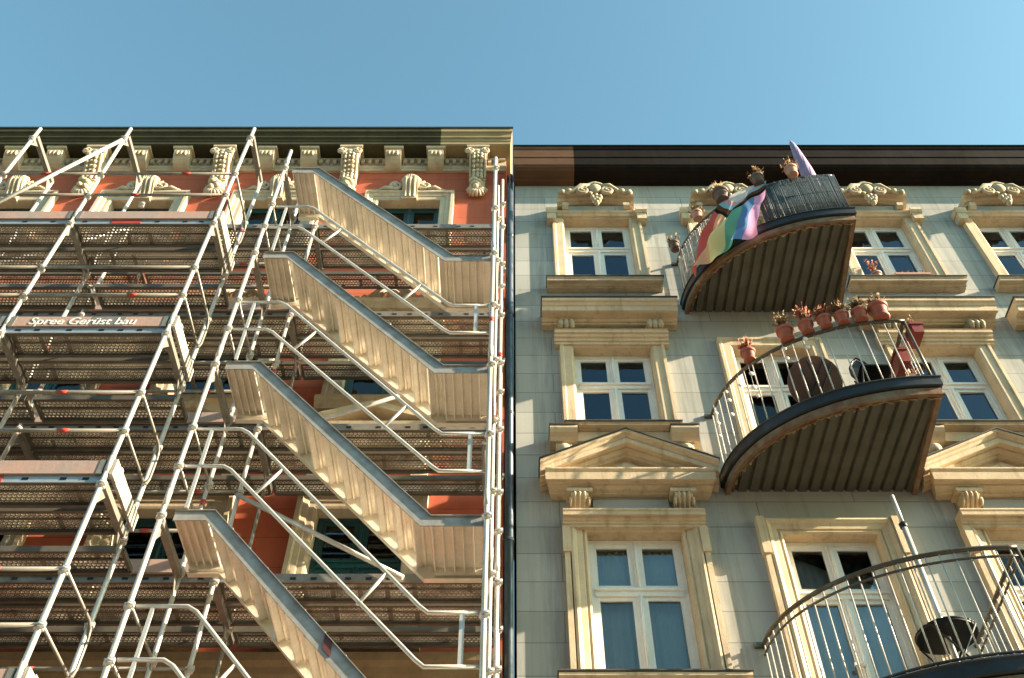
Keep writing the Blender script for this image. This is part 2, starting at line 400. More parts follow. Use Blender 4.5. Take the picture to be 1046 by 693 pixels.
def make_window(bld, cx, w, hb, ht, D_, trim='sand', frame='white', prof=PROF_RICH, reveal=.17, door=False, curtain=None, glass='glass', transom=.62, part='window'):
    x0, x1 = cx-w/2, cx+w/2
    mb = MB()
    architrave(mb, x0, x1, hb-.02, ht, prof, D_)
    # reveals of the opening
    yb = D_+reveal
    b = mb.add([(x0,D_+.01,hb-.02),(x0,yb,hb-.02),(x0,yb,ht),(x0,D_+.01,ht),(x1,D_+.01,ht),(x1,yb,ht),(x1,yb,hb-.02),(x1,D_+.01,hb-.02)])
    mb.face((b,b+1,b+2,b+3)); mb.face((b+3,b+2,b+5,b+4)); mb.face((b+4,b+5,b+6,b+7)); mb.face((b,b+7,b+6,b+1))
    win = mb.build(part, trim, bld)
    # joinery
    fr = MB(); yf = D_+reveal-.055
    fw = .055; tz = hb+(ht-hb)*transom
    fr.box(x0+.003, x0+fw, yf, yf+.07, hb, ht-.003); fr.box(x1-fw, x1-.003, yf, yf+.07, hb, ht-.003)
    fr.box(x0+fw, x1-fw, yf, yf+.07, ht-fw, ht-.003); fr.box(x0+fw, x1-fw, yf, yf+.07, hb, hb+fw)
    fr.box(x0+fw, x1-fw, yf-.012, yf+.07, tz-.05, tz+.05)
    fr.box(x0+fw, x1-fw, yf-.035, yf-.012, tz+.012, tz+.04)
    fr.box(cx-.035, cx+.035, yf-.008, yf+.068, hb+fw, tz-.05); fr.box(cx-.035, cx+.035, yf-.008, yf+.068, tz+.05, ht-fw)
    fr.tube([(cx, yf-.012, hb+fw), (cx, yf-.012, tz-.052)], .016, 7); fr.tube([(cx, yf-.012, tz+.052), (cx, yf-.012, ht-fw)], .016, 7)
    panes = []
    for (a0, a1) in ((x0+fw, cx-.035), (cx+.035, x1-fw)):
        for (c0, c1) in ((hb+fw, tz-.05), (tz+.05, ht-fw)):
            s = .048
            fr.box(a0, a0+s, yf+.012, yf+.06, c0, c1); fr.box(a1-s, a1, yf+.012, yf+.06, c0, c1)
            fr.box(a0+s, a1-s, yf+.012, yf+.06, c0, c0+s); fr.box(a0+s, a1-s, yf+.012, yf+.06, c1-s, c1)
            panes.append((a0+s, a1-s, c0+s, c1-s))
    if door:
        fr.box(cx-.12, cx-.045, yf-.05, yf-.02, hb+1.0, hb+1.03)
        fr.ball((cx-.04, yf-.03, hb+1.015), .03, 8, 6)
    f = fr.build('frame', frame, win)
    for (a0, a1, c0, c1) in panes:
        p = MB(); yy = yf+.035
        # each pane hangs very slightly out of true
        e = random.uniform(-.003, .003); e2 = random.uniform(-.003, .003)
        k = p.add([(a0,yy+e,c0),(a1,yy-e,c0),(a1,yy-e+e2,c1),(a0,yy+e+e2,c1),(a0,yy+e+.006,c0),(a1,yy-e+.006,c0),(a1,yy-e+e2+.006,c1),(a0,yy+e+e2+.006,c1)])
        for q in ((0,1,2,3),(7,6,5,4),(0,4,5,1),(2,6,7,3),(1,5,6,2),(3,7,4,0)): p.face([k+i for i in q])
        p.build('pane', glass, win)
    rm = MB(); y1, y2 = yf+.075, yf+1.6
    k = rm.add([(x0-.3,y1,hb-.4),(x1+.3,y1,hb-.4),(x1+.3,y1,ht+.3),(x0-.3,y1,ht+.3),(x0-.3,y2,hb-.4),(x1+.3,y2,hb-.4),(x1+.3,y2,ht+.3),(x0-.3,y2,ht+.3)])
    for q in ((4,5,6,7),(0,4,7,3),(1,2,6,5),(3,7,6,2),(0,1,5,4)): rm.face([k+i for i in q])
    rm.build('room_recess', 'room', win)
    if curtain:
        c = MB(); zt = ht-.06 if curtain == 'curtain' else ht-.05
        zb = hb+.02 if curtain == 'curtain' else ht-(ht-hb)*.17
        n = 48; yy = yf+.16
        spans = ((x0-.02, x1+.02),)
        for (s0, s1) in spans:
            ra = c.add([(s0+(s1-s0)*i/n, yy+.022*math.sin(i*1.9)*(1 if curtain == 'curtain' else 0)+.012*math.sin(i*.7), zt) for i in range(n+1)])
            rb = c.add([(s0+(s1-s0)*i/n, yy+.030*math.sin(i*1.9+.4)*(1 if curtain == 'curtain' else 0)+.012*math.sin(i*.7), zb) for i in range(n+1)])
            for i in range(n): c.face((ra+i, ra+i+1, rb+i+1, rb+i), 0, True)
        c.build('net_curtain' if curtain == 'curtain' else 'roller_blind', curtain if curtain == 'curtain' else 'blind', win)
    return win

def wall_with_holes(mb, x0, x1, z0, z1, holes, D_):
    xs = sorted({x0, x1} | {v for h in holes for v in h[:2]}); zs = sorted({z0, z1} | {v for h in holes for v in h[2:]})
    for a, b in zip(xs, xs[1:]):
        for c, d in zip(zs, zs[1:]):
            mx, mz = (a+b)/2, (c+d)/2
            if any(h[0] < mx < h[1] and h[2] < mz < h[3] for h in holes): continue
            k = mb.add([(a,D_,c),(b,D_,c),(b,D_,d),(a,D_,d)]); mb.face((k,k+1,k+2,k+3))

def shell_rest(mb, x0, x1, z0, z1, D_, depth):
    k = mb.add([(x0,D_,z0),(x1,D_,z0),(x1,D_,z1),(x0,D_,z1),(x0,D_+depth,z0),(x1,D_+depth,z0),(x1,D_+depth,z1),(x0,D_+depth,z1)])
    for q in ((0,3,7,4),(1,5,6,2),(4,7,6,5),(3,2,6,7)): mb.face([k+i for i in q])

# ------------------------------------------------------------------ grey house (right)
grey = thing('apartment_house', (4., D, G), 'grey plastered tenement house with ochre window surrounds and curved balconies', 'building')
WCOLS = [1.38, 5.88, 8.08]; DCOL = 3.58
F1, F2, F3 = (12.10, 13.92), (8.95, 10.61), (5.47, 7.35)
FD = [(11.66, 13.92), (8.16, 10.61), (4.72, 7.32)]
holes = []
W = 1.07
for cx in WCOLS:
    for hb, ht in (F1, F2, F3): holes.append((cx-W/2, cx+W/2, hb-.02, ht))
for hb, ht in FD: holes.append((DCOL-W/2, DCOL+W/2, hb-.02, ht))
mb = MB(); wall_with_holes(mb, .05, 12.5, G, 15.3, holes, D); shell_rest(mb, .05, 12.5, G, 15.3, D, 11.)
mb.build('wall', 'plaster', grey)
mb = MB(); mb.strip_profile([(0,15.05),(.10,15.06),(.12,15.09),(.27,15.10),(.30,15.12),(.325,15.13),(.33,15.16),(.35,15.18),(.37,15.36),(.36,15.375),(.38,15.39),(.40,15.60),(.42,15.63),(.42,15.69),(-.3,15.69),(-.3,15.05)], .03, 12.5, D)
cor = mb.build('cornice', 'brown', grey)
mb = MB(); mb.strip_profile([(-.3,15.692),(.44,15.692),(.45,15.70),(.44,15.712),(-.3,15.75)], .02, 12.5, D); mb.build('gutter_edge', 'gutter', cor)
mb = MB(); mb.prism([(.03,D+.3,15.70),(12.5,D+.3,15.70),(12.5,D+11,15.70),(.03,D+11,15.70)], (0,0,.12)); mb.build('roof', 'roof', grey)

def hood_top(win, cx):
    """segmental hood on a top-floor opening, with its cartouche"""
    m = MB(); n = 16; hw = .63
    def arc(x, base, rise): return base + rise*(1-(x/hw)**2)
    prof = [(.0, 0.), (.145, .0), (.16, .03), (.215, .045), (.24, .095), (.285, .115), (.30, .165), (.0, .18)]
    rows = []
    for i in range(n+1):
        x = -hw+2*hw*i/n
        rows.append(m.add([(cx+x, D-d, arc(x, 14.13, .13)+z) for d, z in prof]))
    L = len(prof)
    for a, b in zip(rows, rows[1:]):
        for k in range(L): m.face((a+k, b+k, b+(k+1)%L, a+(k+1)%L))
    m.face([rows[0]+k for k in range(L)]); m.face([rows[-1]+k for k in range(L)][::-1])
    for sd in (-1, 1):
        m.strip_profile([(0,14.04),(.16,14.04),(.21,14.09),(.215,14.16),(0,14.16)], cx+sd*.50-.05, cx+sd*.50+.05, D)
    m.build('hood', 'sand', win)
    m = MB(); m.strip_profile([(0,13.94),(.09,13.94),(.105,13.98),(.13,14.0),(.14,14.03),(0,14.04)], cx-.735, cx+.735, D)
    for sd in (-1, 1):
        m.box(cx+sd*.735-.075, cx+sd*.735+.075, D-.15, D, 13.78, 13.935)
        m.strip_profile([(0,13.936),(.16,13.936),(.19,13.99),(.19,14.05),(0,14.07)], cx+sd*.735-.09, cx+sd*.735+.09, D)
    m.build('lintel', 'sand', win)
    m = MB()
    m.box(cx-.45, cx+.45, D-.13, D, 14.042, 14.18)
    m.build('tympanum', 'plaster', win)
    m = MB(); cartouche(m, cx, 14.39, .30, 1.06); m.build('cartouche', 'orn', win)

def sill(win, cx, z, hw, t, d, cap=True):
    m = MB(); m.strip_profile([(0,z-t),(d*.4,z-t),(d*.4,z-t*.9),(d*.52,z-t*.88),(d*.6,z-t*.72),(d*.6,z-t*.66),(d*.78,z-t*.64),(d*.78,z-t*.70),(d*.92,z-t*.70),(d*.94,z-t*.40),(d*.86,z-t*.38),(d,z-t*.22),(d,z-.012),(0,z-.004)], cx-hw, cx+hw, D)
    s = m.build('sill', 'sand', win)
    m = MB(); m.box(cx-hw-.012, cx+hw+.012, D-d-.015, D-.002, z-.003, z+.012); m.build('capping', 'ledcap', win)
    return s

def floor1(cx, win_part=True):
    w = make_window(grey, cx, W, *F1, D, prof=PROF_PLAIN, curtain='blind', glass='glassb')
    hood_top(w, cx); sill(w, cx, 12.06, .86, .115, .22)
    m = MB(); m.tube([(cx-.55, D-.06, 12.22), (cx+.55, D-.06, 12.22)], .012, 6); m.build('guard_bar', 'bar', w)
    return w

def floor2(cx):
    w = make_window(grey, cx, W, *F2, D, prof=PROF_PLAIN, curtain='blind', glass='glassb')
    m = MB(); m.strip_profile([(0,11.04),(.11,11.04),(.11,11.065),(.14,11.07),(.165,11.10),(.165,11.12),(.25,11.13),(.25,11.115),(.30,11.115),(.305,11.20),(.28,11.205),(.31,11.23),(.33,11.27),(.355,11.28),(.36,11.335),(0,11.345)], cx-.955, cx+.955, D)
    m.build('hood', 'sand', w)
    m = MB(); m.box(cx-.97, cx+.97, D-.375, D-.002, 11.347, 11.362); m.build('capping', 'ledcap', w)
    m = MB(); m.strip_profile([(0,10.63),(.085,10.63),(.085,10.675),(.11,10.68),(.11,10.725),(.14,10.735),(.15,10.765),(.15,10.775),(.18,10.78),(.185,10.82),(.165,10.825),(.19,10.845),(0,10.86)], cx-.79, cx+.79, D)
    m.build('lintel', 'sand', w)
    for sd in (-1, 1):
        m = MB(); xx = cx+sd*.62
        m.box(xx-.12, xx+.12, D-.17, D-.001, 10.90, 11.038)
        for q in (-1, 0, 1):
            m.tube([(xx+q*.075, D-.175, 10.865), (xx+q*.075, D-.2, 10.95), (xx+q*.075, D-.19, 11.03)], [.028, .045, .03], 7)
        m.build('console', 'orn', w)
    m = MB(); m.box(cx-.42, cx+.42, D-.04, D-.001, 10.89, 11.0); m.build('frieze_panel', 'plaster', w)
    sill(w, cx, 8.93, .72, .07, .25)
    m = MB()
    m.strip_profile([(0,8.70),(.13,8.70),(.14,8.85),(0,8.855)], cx-.66, cx+.66, D)
    m.build('apron', 'sand', w)
    for sd in (-1, 1):
        m = MB(); xx = cx+sd*.745
        m.strip_profile([(0,8.67),(.16,8.67),(.19,8.71),(.24,8.75),(.27,8.80),(.27,8.84),(0,8.845)], xx-.17, xx+.17, D)
        m.box(xx-.10, xx+.10, D-.13, D-.001, 8.41, 8.668)
        m.ball((xx, D-.15, 8.54), (.085, .07, .085), 10, 7)
        m.build('console', 'sand', w)
        m = MB(); m.box(xx-.18, xx+.18, D-.285, D-.002, 8.847, 8.859); m.build('capping', 'ledcap', w)
    return w

def floor3(cx):
    w = make_window(grey, cx, W, *F3, D, prof=PROF_RICH, curtain='curtain')
    hw = .98
    m = MB()
    base = [(0,7.86),(.10,7.86),(.10,7.885),(.14,7.89),(.19,7.91),(.19,7.93),(.24,7.94),(.24,7.93),(.28,7.93),(.29,8.03),(.265,8.035),(.29,8.055),(.305,8.075),(.305,8.095),(0,8.10)]
    m.strip_profile(base, cx-hw+.06, cx+hw-.06, D, 0, .25, .25)
    # raking mouldings as two mitred runs
    rk = [(0,-.20),(.12,-.20),(.12,-.165),(.15,-.16),(.18,-.125),(.18,-.105),(.235,-.10),(.235,-.115),(.27,-.115),(.28,-.06),(.255,-.055),(.285,-.03),(.295,-.01),(.33,.0),(.335,.03),(0,.03)]
    A, B = (cx-hw-.07, 8.19), (cx, 8.67)
    for s in (-1, 1):
        L = m.add([(cx+s*(hw+.07), D-d, 8.17+z) for d, z in rk]); T = m.add([(cx, D-d, 8.67+z*1.12) for d, z in rk]); n = len(rk)
        for k in range(n): m.face((L+k, T+k, T+(k+1)%n, L+(k+1)%n))
        m.face([L+k for k in range(n)])
    m.prism([(cx-.86,D-.06,8.08),(cx+.86,D-.06,8.08),(cx,D-.06,8.52)], (0,.05,0))
    k = m.add([(cx-.52,D-.09,8.095),(cx+.52,D-.09,8.095),(cx,D-.09,8.36)]); m.face((k,k+1,k+2))
    m.prism([(cx-.52,D-.1,8.095),(cx+.52,D-.1,8.095),(cx,D-.1,8.37)], (0,.03,0))
    m.build('pediment', 'sand', w)
    m = MB()
    for s in (-1, 1):
        m.prism([(cx, D-.35, 8.706), (cx+s*(hw+.085), D-.35, 8.203), (cx+s*(hw+.085), D-.003, 8.203), (cx, D-.003, 8.706)][::(1 if s < 0 else -1)], (0,0,.014))
    m.build('capping', 'ledcap', w)
    m = MB(); m.strip_profile([(0,7.37),(.10,7.37),(.10,7.40),(.12,7.405),(.12,7.435),(.14,7.44),(.15,7.465),(.15,7.475),(.175,7.48),(.175,7.47),(.195,7.47),(.20,7.51),(.185,7.515),(.205,7.535),(.205,7.555),(0,7.565)], cx-.805, cx+.805, D)
    m.build('lintel', 'sand', w)
    for sd in (-1, 1):
        m = MB(); xx = cx+sd*.60
        m.box(xx-.15, xx+.15, D-.215, D-.001, 7.81, 7.857)
        scroll_console(m, xx, .2, 7.567, 7.81, .10, .19, D)
        m.build('console', 'sand', w)
    m = MB(); m.box(cx-.44, cx+.44, D-.045, D-.001, 7.60, 7.845); m.build('frieze_panel', 'plaster', w)
    for sd in (-1, 1):   # outer pilaster strips beside the architrave, stepping out near the top
        m = MB(); xx = cx+sd*(W/2+.235)
        m.box(xx-.03, xx+.03, D-.09, D-.001, 5.43, 7.02); m.box(xx-.045, xx+.045, D-.115, D-.001, 7.02, 7.368)
        m.build('pilaster_strip', 'sand', w)
    sill(w, cx, 5.42, .93, .2, .3)
    return w

for cx in WCOLS:
    floor1(cx); floor2(cx); floor3(cx)
for i, (hb, ht) in enumerate(FD):
    w = make_window(grey, DCOL, W, hb, ht, D, prof=PROF_PLAIN if i < 2 else PROF_RICH, door=True, transom=.72, glass='glass' if i else 'glass', curtain='blind' if i == 0 else ('curtain' if i == 2 else None), part='balcony_door')
    if i == 0: hood_top(w, DCOL)
    if i == 2:
        for sd in (-1, 1):
            m = MB(); xx = DCOL+sd*(W/2+.235)
            m.box(xx-.03, xx+.03, D-.09, D-.001, hb, 7.0); m.box(xx-.045, xx+.045, D-.115, D-.001, 7.0, 7.52)
            m.build('pilaster_strip', 'sand', w)

# ---- balconies: plan is a quarter ellipse that swells from the wall to a square outer corner
EX, EA, ED, XR = 4.62, 2.1, 1.6, 4.75
def bx(u, off=0.):
    a, b = EA+off, ED+off
    return (EX-a*math.cos(u), D-b*math.sin(u))
def outline(n=40, off=0.):
    p = [bx(PI/2*i/n, off) for i in range(n+1)]
    return p + [(XR+off*.0+off, D)]
def point_on(u, off=0.): return Vector((*bx(u, off), 0))

def make_balcony(hs, hr, bars, name_bar, rail_mat, double=False):
    m = MB(); n = 40
    P = [bx(PI/2*i/n) for i in range(n+1)] + [(XR, D)]
    zf = hs+.2
    m.prism([(x, y, zf-.06) for x, y in P], (0,0,.06))
    bal = m.build('balcony', 'chan', grey)
    # corrugated underside, ribs running out from the wall
    m = MB(); k = 320; prev = None
    for i in range(k+1):
        x = EX-EA+.01 + (XR-.01-(EX-EA+.01))*i/k
        ph = ((x-2.5)/.142) % 1.; z = hs+.035+.040*min(1., max(0., (abs(ph-.5)-.34)/.06))
        if x <= EX: dd = ED*math.sqrt(max(0, 1-((EX-x)/EA)**2))
        else: dd = ED*(XR-x)/(XR-EX)
        cur = m.add([(x, D-.002, z), (x, D-max(dd, .004)+.0, z)])
        if prev is not None: m.face((prev, cur, cur+1, prev+1), 0)
        prev = cur
    m.build('soffit', 'corr', bal)
    m = MB(); m.sweep(P, [(-.045, hs-.015), (.012, hs-.02), (.014, hs+.075), (-.045, hs+.075)])
    m.build('edge_angle', 'rust', bal)
    # torn sealing strip hanging in flakes below the channel
    m = MB(); rr = random.Random(int(hs*10)); prev = None
    for i in range(121):
        u = PI/2*(.03+.97*i/120); x, y = bx(u, -.055); dz = .012+.07*abs(math.sin(i*.55+rr.uniform(-.5, .5)))*rr.random()
        cur = m.add([(x, y, hs+.02), (x, y-.01, hs-.0-dz)] + [(x, y+.004, hs-.0-dz), (x, y+.014, hs+.02)])
        if prev is not None:
            for q in range(4): m.face((prev+q, cur+q, cur+(q+1)%4, prev+(q+1)%4))
        prev = cur
    m.build('sealing_strip', 'flake', bal)
    m = MB(); m.sweep(P, [(-.05, hs+.08), (.03, hs+.085), (.045, hs+.10), (.045, hs+.205), (.06, hs+.22), (.05, hs+.24), (-.05, hs+.24)])
    m.build('fascia', 'chan', bal)
    # rails
    off = -.035
    Q = [bx(PI/2*i/n, off) for i in range(n+1)] + [(EX+.03, D-ED-off+.02), (XR-.02, D)]
    def rail(z, r, name, mat):
        mm = MB(); mm.tube([(x, y, z) for x, y in Q[:n+1]], r, 10); mm.tube([(Q[n][0], Q[n][1], z), (XR-.03, D, z)], r, 10)
        return mm.build(name, mat, bal)
    rail(hr, .024, 'handrail', rail_mat)
    if double: rail(hr-.10, .013, 'rail', rail_mat)
    rail(hs+.31, .014, 'rail', 'dbar')
    L = [0.]; F = [bx(PI/2*i/200, off) for i in range(201)]
    for a, b in zip(F, F[1:]): L.append(L[-1]+math.dist(a, b))
    pos = []; s = .06
    while s < L[-1]:
        i = max(j for j in range(201) if L[j] <= s); pos.append(F[i]); s += bars
    cx_, cy_ = F[-1]
    t = bars
    while t < ED-.05:
        pos.append((cx_+(XR-.03-cx_)*t/(ED+.035), cy_+t)); t += bars
    for (x, y) in pos:
        mm = MB(); mm.tube([(x, y, hs+.2), (x, y, hr-.01)], .0085, 6); mm.build('baluster', name_bar, bal)
    mm = MB(); mm.tube([(cx_, cy_, hs+.2), (cx_, cy_, hr)], .018, 8); mm.build('corner_post', rail_mat, bal)
    mm = MB(); mm.box(EX-EA-.06, EX-EA+.05, D-.03, D, hr-.03, hr+.03); mm.build('wall_bracket', rail_mat, bal)
    return bal
B1S, B1R, B2S, B2R, B3S, B3R = 11.43, 12.66, 7.95, 9.26, 4.50, 5.89
make_balcony(B1S, B1R, .135, 'dbar', 'dbar')
make_balcony(B2S, B2R, .135, 'bar', 'iron')
make_balcony(B3S, B3R, .125, 'bar', 'iron', True)

# ------------------------------------------------------------------ red house (left)
red = thing('apartment_house', (-6., D, G), 'red tenement house with dark bracketed cornice behind the scaffolding', 'building')
RC = [-1.73, -3.98, -6.22, -8.46, -10.7]; RW = 1.04
RF = [(12.85, 14.5), (9.5, 11.05), (6.0, 7.68)]
holes = [(c-RW/2, c+RW/2, hb-.02, ht) for c in RC for hb, ht in RF]
mb = MB(); wall_with_holes(mb, -14., -.10, G, 15.8, holes, D); shell_rest(mb, -14., -.10, G, 15.8, D, 11.)
mb.build('wall', 'redwall', red)
mb = MB(); mb.strip_profile([(0,15.9),(.33,15.9),(.35,15.92),(.35,15.985),(.365,16.0),(.375,16.06),(.40,16.075),(.41,16.16),(.43,16.19),(.45,16.2),(.455,16.29),(-.3,16.29),(-.3,15.9)], -14., -.13, D, 0, 0., .30)
ret = [(d, z) for d, z in ((.0,15.9),(.33,15.9),(.35,15.92),(.35,15.985),(.365,16.0),(.375,16.06),(.40,16.075),(.41,16.16),(.43,16.19),(.45,16.2),(.455,16.29),(-.3,16.29))]
A_ = mb.add([(-.1295+.3*d, D-d, z) for d, z in ret]); B_ = mb.add([(-.1295+.3*d, D+6., z) for d, z in ret])
for k in range(len(ret)): mb.face((A_+k, B_+k, B_+(k+1)%len(ret), A_+(k+1)%len(ret)))
cor = mb.build('cornice', 'split_tone', red)
mb = MB(); mb.strip_profile([(-.3,16.292),(.465,16.292),(.475,16.30),(.475,16.335),(-.3,16.36)], -14., -.12, D, 0, 0., .30); mb.build('gutter_edge', 'gutter', cor)
mb = MB(); mb.strip_profile([(-.05,15.5),(.05,15.5),(.055,15.55),(.075,15.57),(.08,15.62),(.05,15.64),(.05,15.83),(.07,15.86),(.08,15.897),(-.05,15.897)], -14., -.105, D); mb.build('frieze', 'sandl', red)
comb = [(-13.95, 15.83), (-13.95, 15.80)]; x = -13.93
while x < -.2:
    comb += [(x, 15.80), (x, 15.69), (x+.062, 15.69), (x+.062, 15.80)]; x += .125
comb += [(-.12, 15.80), (-.12, 15.83)]
mb = MB(); mb.prism([(x, D-.107, z) for x, z in comb], (0, .055, 0))
tag(mb.build('dentil_course', 'sandl', red))
mb = MB(); mb.prism([(-14,D+.3,16.37),(-.08,D+.3,16.37),(-.08,D+11,16.37),(-14,D+11,16.37)], (0,0,.1)); mb.build('roof', 'roof', red)
mb = MB(); mb.strip_profile([(0,5.28),(.05,5.28),(.07,5.36),(.07,5.46),(.12,5.50),(.14,5.56),(.2,5.60),(.22,5.68),(0,5.71)], -14., -.10, D); mb.build('belt_course', 'belt', red)
LARGE = [-.60-2.245*i for i in range(6)]
for x in LARGE:
    m = MB()
    m.strip_profile([(.05,15.84),(.33,15.84),(.345,15.86),(.345,15.898),(.05,15.898)], x-.2, x+.2, D)
    scroll_console(m, x, .29, 15.05, 15.84, .12, .31, D, False)
    for q in range(7):   # carved leaf running down the front
        t_ = q/6; dd = .31-.17*(.5-.5*math.cos(PI*min(1, t_*1.1)))
        for sd in (-1, 0, 1):
            m.ball((x+sd*.065, D-dd-.012, 15.60-.5*t_+(.02 if sd == 0 else 0)), (.036, .034, .05), 7, 5)
    for sd in (-1, 1):   # volutes either side of the head
        spiral(m, (x+sd*.135, 15.72), .085, sd, D-.315, th=.03, start=PI*.5)
    m.box(x-.13, x+.13, D-.10, D, 14.72, 15.06)
    for q in range(5):
        m.ball((x+random.uniform(-.07, .07), D-.13, 15.02-.055*q), (.09-.008*q, .07, .055), 8, 6)
    for q in range(9):   # shell at the foot
        a = PI+PI*q/8
        m.tube([(x, D-.09, 14.80), (x+.11*math.cos(a), D-.12, 14.80+.13*math.sin(a)), (x+.17*math.cos(a), D-.06, 14.80+.20*math.sin(a))], [.03, .034, .022], 6)
    m.ball((x, D-.29, 15.70), (.10, .06, .085), 9, 6)
    for sd in (-1, 1): m.ball((x+sd*.13, D-.28, 15.74), (.05, .06, .06), 8, 6)
    m.build('bracket', 'sandl', red)
for i in range(5):
    for q in (1, 2):
        x = LARGE[i]-2.245*q/3
        m = MB()
        m.strip_profile([(.05,15.85),(.31,15.85),(.325,15.868),(.325,15.898),(.05,15.898)], x-.17, x+.17, D)
        m.strip_profile([(.05,15.50),(.10,15.52),(.16,15.56),(.22,15.62),(.27,15.70),(.29,15.78),(.285,15.85),(.05,15.85)], x-.135, x+.135, D)
        for s in (-.07, 0, .07): m.ball((x+s, D-.275, 15.73), (.032, .03, .07), 7, 5)
        m.build('modillion', 'sandl', red)
for c in RC:
    for k, (hb, ht) in enumerate(RF):
        w = make_window(red, c, RW, hb, ht, D, trim='sandl', frame='teal', prof=[(0,-.01),(0,.05),(.03,.06),(.09,.06),(.10,.075),(.16,.085),(.18,.11),(.23,.11),(.235,0)], glass='glassd', transom=.6)
        m = MB()
        if k == 0:
            scroll_console(m, c, .26, ht-.03, ht+.50, .12, .2, D)
            for q in range(9):
                a = PI*q/8
                m.tube([(c, D-.15, ht+.45), (c+.10*math.cos(a), D-.2, ht+.47+.10*math.sin(a)), (c+.17*math.cos(a), D-.13, ht+.47+.17*math.sin(a))], [.025, .03, .02], 6)
            for sd in (-1, 1):
                spiral(m, (c+sd*.24, ht+.36), .12, sd, D-.10, th=.04, start=PI*.5)
                m.tube([(c+sd*.3, D-.1, ht+.27), (c+sd*.42, D-.11, ht+.30), (c+sd*.52, D-.08, ht+.27), (c+sd*.6, D-.06, ht+.29)], [.04, .045, .035, .015], 7)
            m.build('cartouche', 'sandl', w)
        elif k == 1:
            cartouche(m, c, ht+.62, .13, 1.0); m.strip_profile([(0,ht+.26),(.2,ht+.26),(.26,ht+.34),(.28,ht+.4),(0,ht+.42)], c-.8, c+.8, D); m.build('hood', 'sandl', w)
        else:
            z = ht+.95
            m.strip_profile([(0,z),(.18,z),(.26,z+.07),(.36,z+.1),(.38,z+.17),(0,z+.18)], c-.86, c+.86, D)
            for s in (-1, 1):
                m.prism([(c, D-.4, z+.52), (c+s*.98, D-.4, z+.19), (c+s*.98, D-.4, z+.10), (c, D-.4, z+.42)][::s], (0,.38,0))
            m.prism([(c-.8,D-.08,z+.18),(c+.8,D-.08,z+.18),(c,D-.08,z+.44)], (0,.07,0))
            m.build('pediment', 'sand', w)
            m = MB()
            for s in (-1, 1): scroll_console(m, c+s*.62, .2, z-.45, z-.002, .08, .22, D)
            m.strip_profile([(0,ht+.24),(.13,ht+.24),(.17,ht+.32),(.18,ht+.36),(0,ht+.38)], c-.78, c+.78, D)
            m.build('frieze', 'sandl', w)
        m = MB(); m.strip_profile([(0,hb-.2),(.12,hb-.2),(.16,hb-.13),(.2,hb-.1),(.2,hb-.025),(0,hb-.02)], c-.8, c+.8, D); m.build('sill', 'sandl', w)

# downpipe in the joint between the houses
dp = thing('downpipe', (-.02, D-.08, G), 'dark blue zinc downpipe running down the joint between the two houses', 'pipe')
m = MB(); m.tube([(-.035, D-.09, G), (-.035, D-.09, 14.75), (-.035, D-.07, 14.95), (-.035, D+.06, 15.2), (-.035, D+.12, 15.6)], .052, 14); m.build('pipe', 'pipe', dp)
z = 1.
while z < 14.8:
    m = MB(); m.lathe([(.052,0),(.06,.005),(.06,.045),(.052,.05)], (-.035, D-.09, z), 14); m.box(-.045, -.025, D-.04, D+.05, z+.012, z+.038); m.build('pipe_bracket', 'pipe', dp); z += 2.05

# ------------------------------------------------------------------ scaffolding
LEV = [11.78, 9.78, 7.78, 5.78, 3.78]
def coupler(parent, x, y, z, r=.024):
    m = MB(); m.lathe([(r,0),(r+.012,.004),(r+.016,.012),(r+.016,.04),(r+.012,.05),(r,.054)], (x, y, z-.027), 10)
    m.obox((x+.03, y-.035, z), (.024,0,0), (0,.016,0), (0,0,.022))
    m.tube([(x-.02, y-.05, z), (x+.05, y-.05, z)], .009, 6)
    m.build('coupler', 'galv', parent)
def pole(root, x, y, top, zs, mat='galv', red_at=None):
    m = MB(); m.tube([(x, y, G), (x, y, top)], .0228, 12)
    for z in [q for q in (1.9, 3.9, 5.9, 7.9, 9.9, 11.9) if q < top-.2]:
        m.tube([(x, y, z-.09), (x, y, z+.09)], .0268, 12)
    p = m.build('upright_pole', mat, root)
    for z in zs: coupler(p, x, y, z)
    if red_at is not None:
        m = MB(); m.tube([(x, y, red_at), (x, y, red_at+.07)], .0262, 12); m.build('red_band', 'redtape', p)
    return p
def plank(root, x0, x1, y0, y1, z):
    """punched steel deck unit: thin sheet with folded rims, ribs and end claws"""
    m = MB(); e = .004
    m.box(x0+.03, x1-.03, y0+.012, y1-.012, z-.003, z, 0)
    for ya, yb in ((y0, y0+.012), (y1-.012, y1)): m.box(x0+.03, x1-.03, ya, yb, z-.062, z+.002, 1)
    for ya, yb in ((y0+.012, y0+.034), (y1-.034, y1-.012)): m.box(x0+.03, x1-.03, ya, yb, z-.062, z-.056, 1)
    ym = (y0+y1)/2
    m.box(x0+.03, x1-.03, ym-.008, ym+.008, z-.022, z-.0035, 1)
    for xe in (x0+.018, x1-.03-.018):
        m.box(xe, xe+.03, y0+.03, y1-.03, z-.05, z-.004, 1)
    return m.build('deck_plank', ['perf', 'galvk'], root)
def edge_profile(root, x0, x1, y, z, mat):
    """slotted side profile along the deck edge"""
    m = MB(); m.box(x0+.02, x1-.02, y-.012, y-.002, z-.075, z+.02, 0)
    x = x0+.12
    while x < x1-.15:
        m.box(x, x+.055, y-.0145, y-.0115, z-.05, z-.022, 1); x += random.choice((.19, .19, .32))
    return m.build('edge_profile', [mat, 'black'], root)
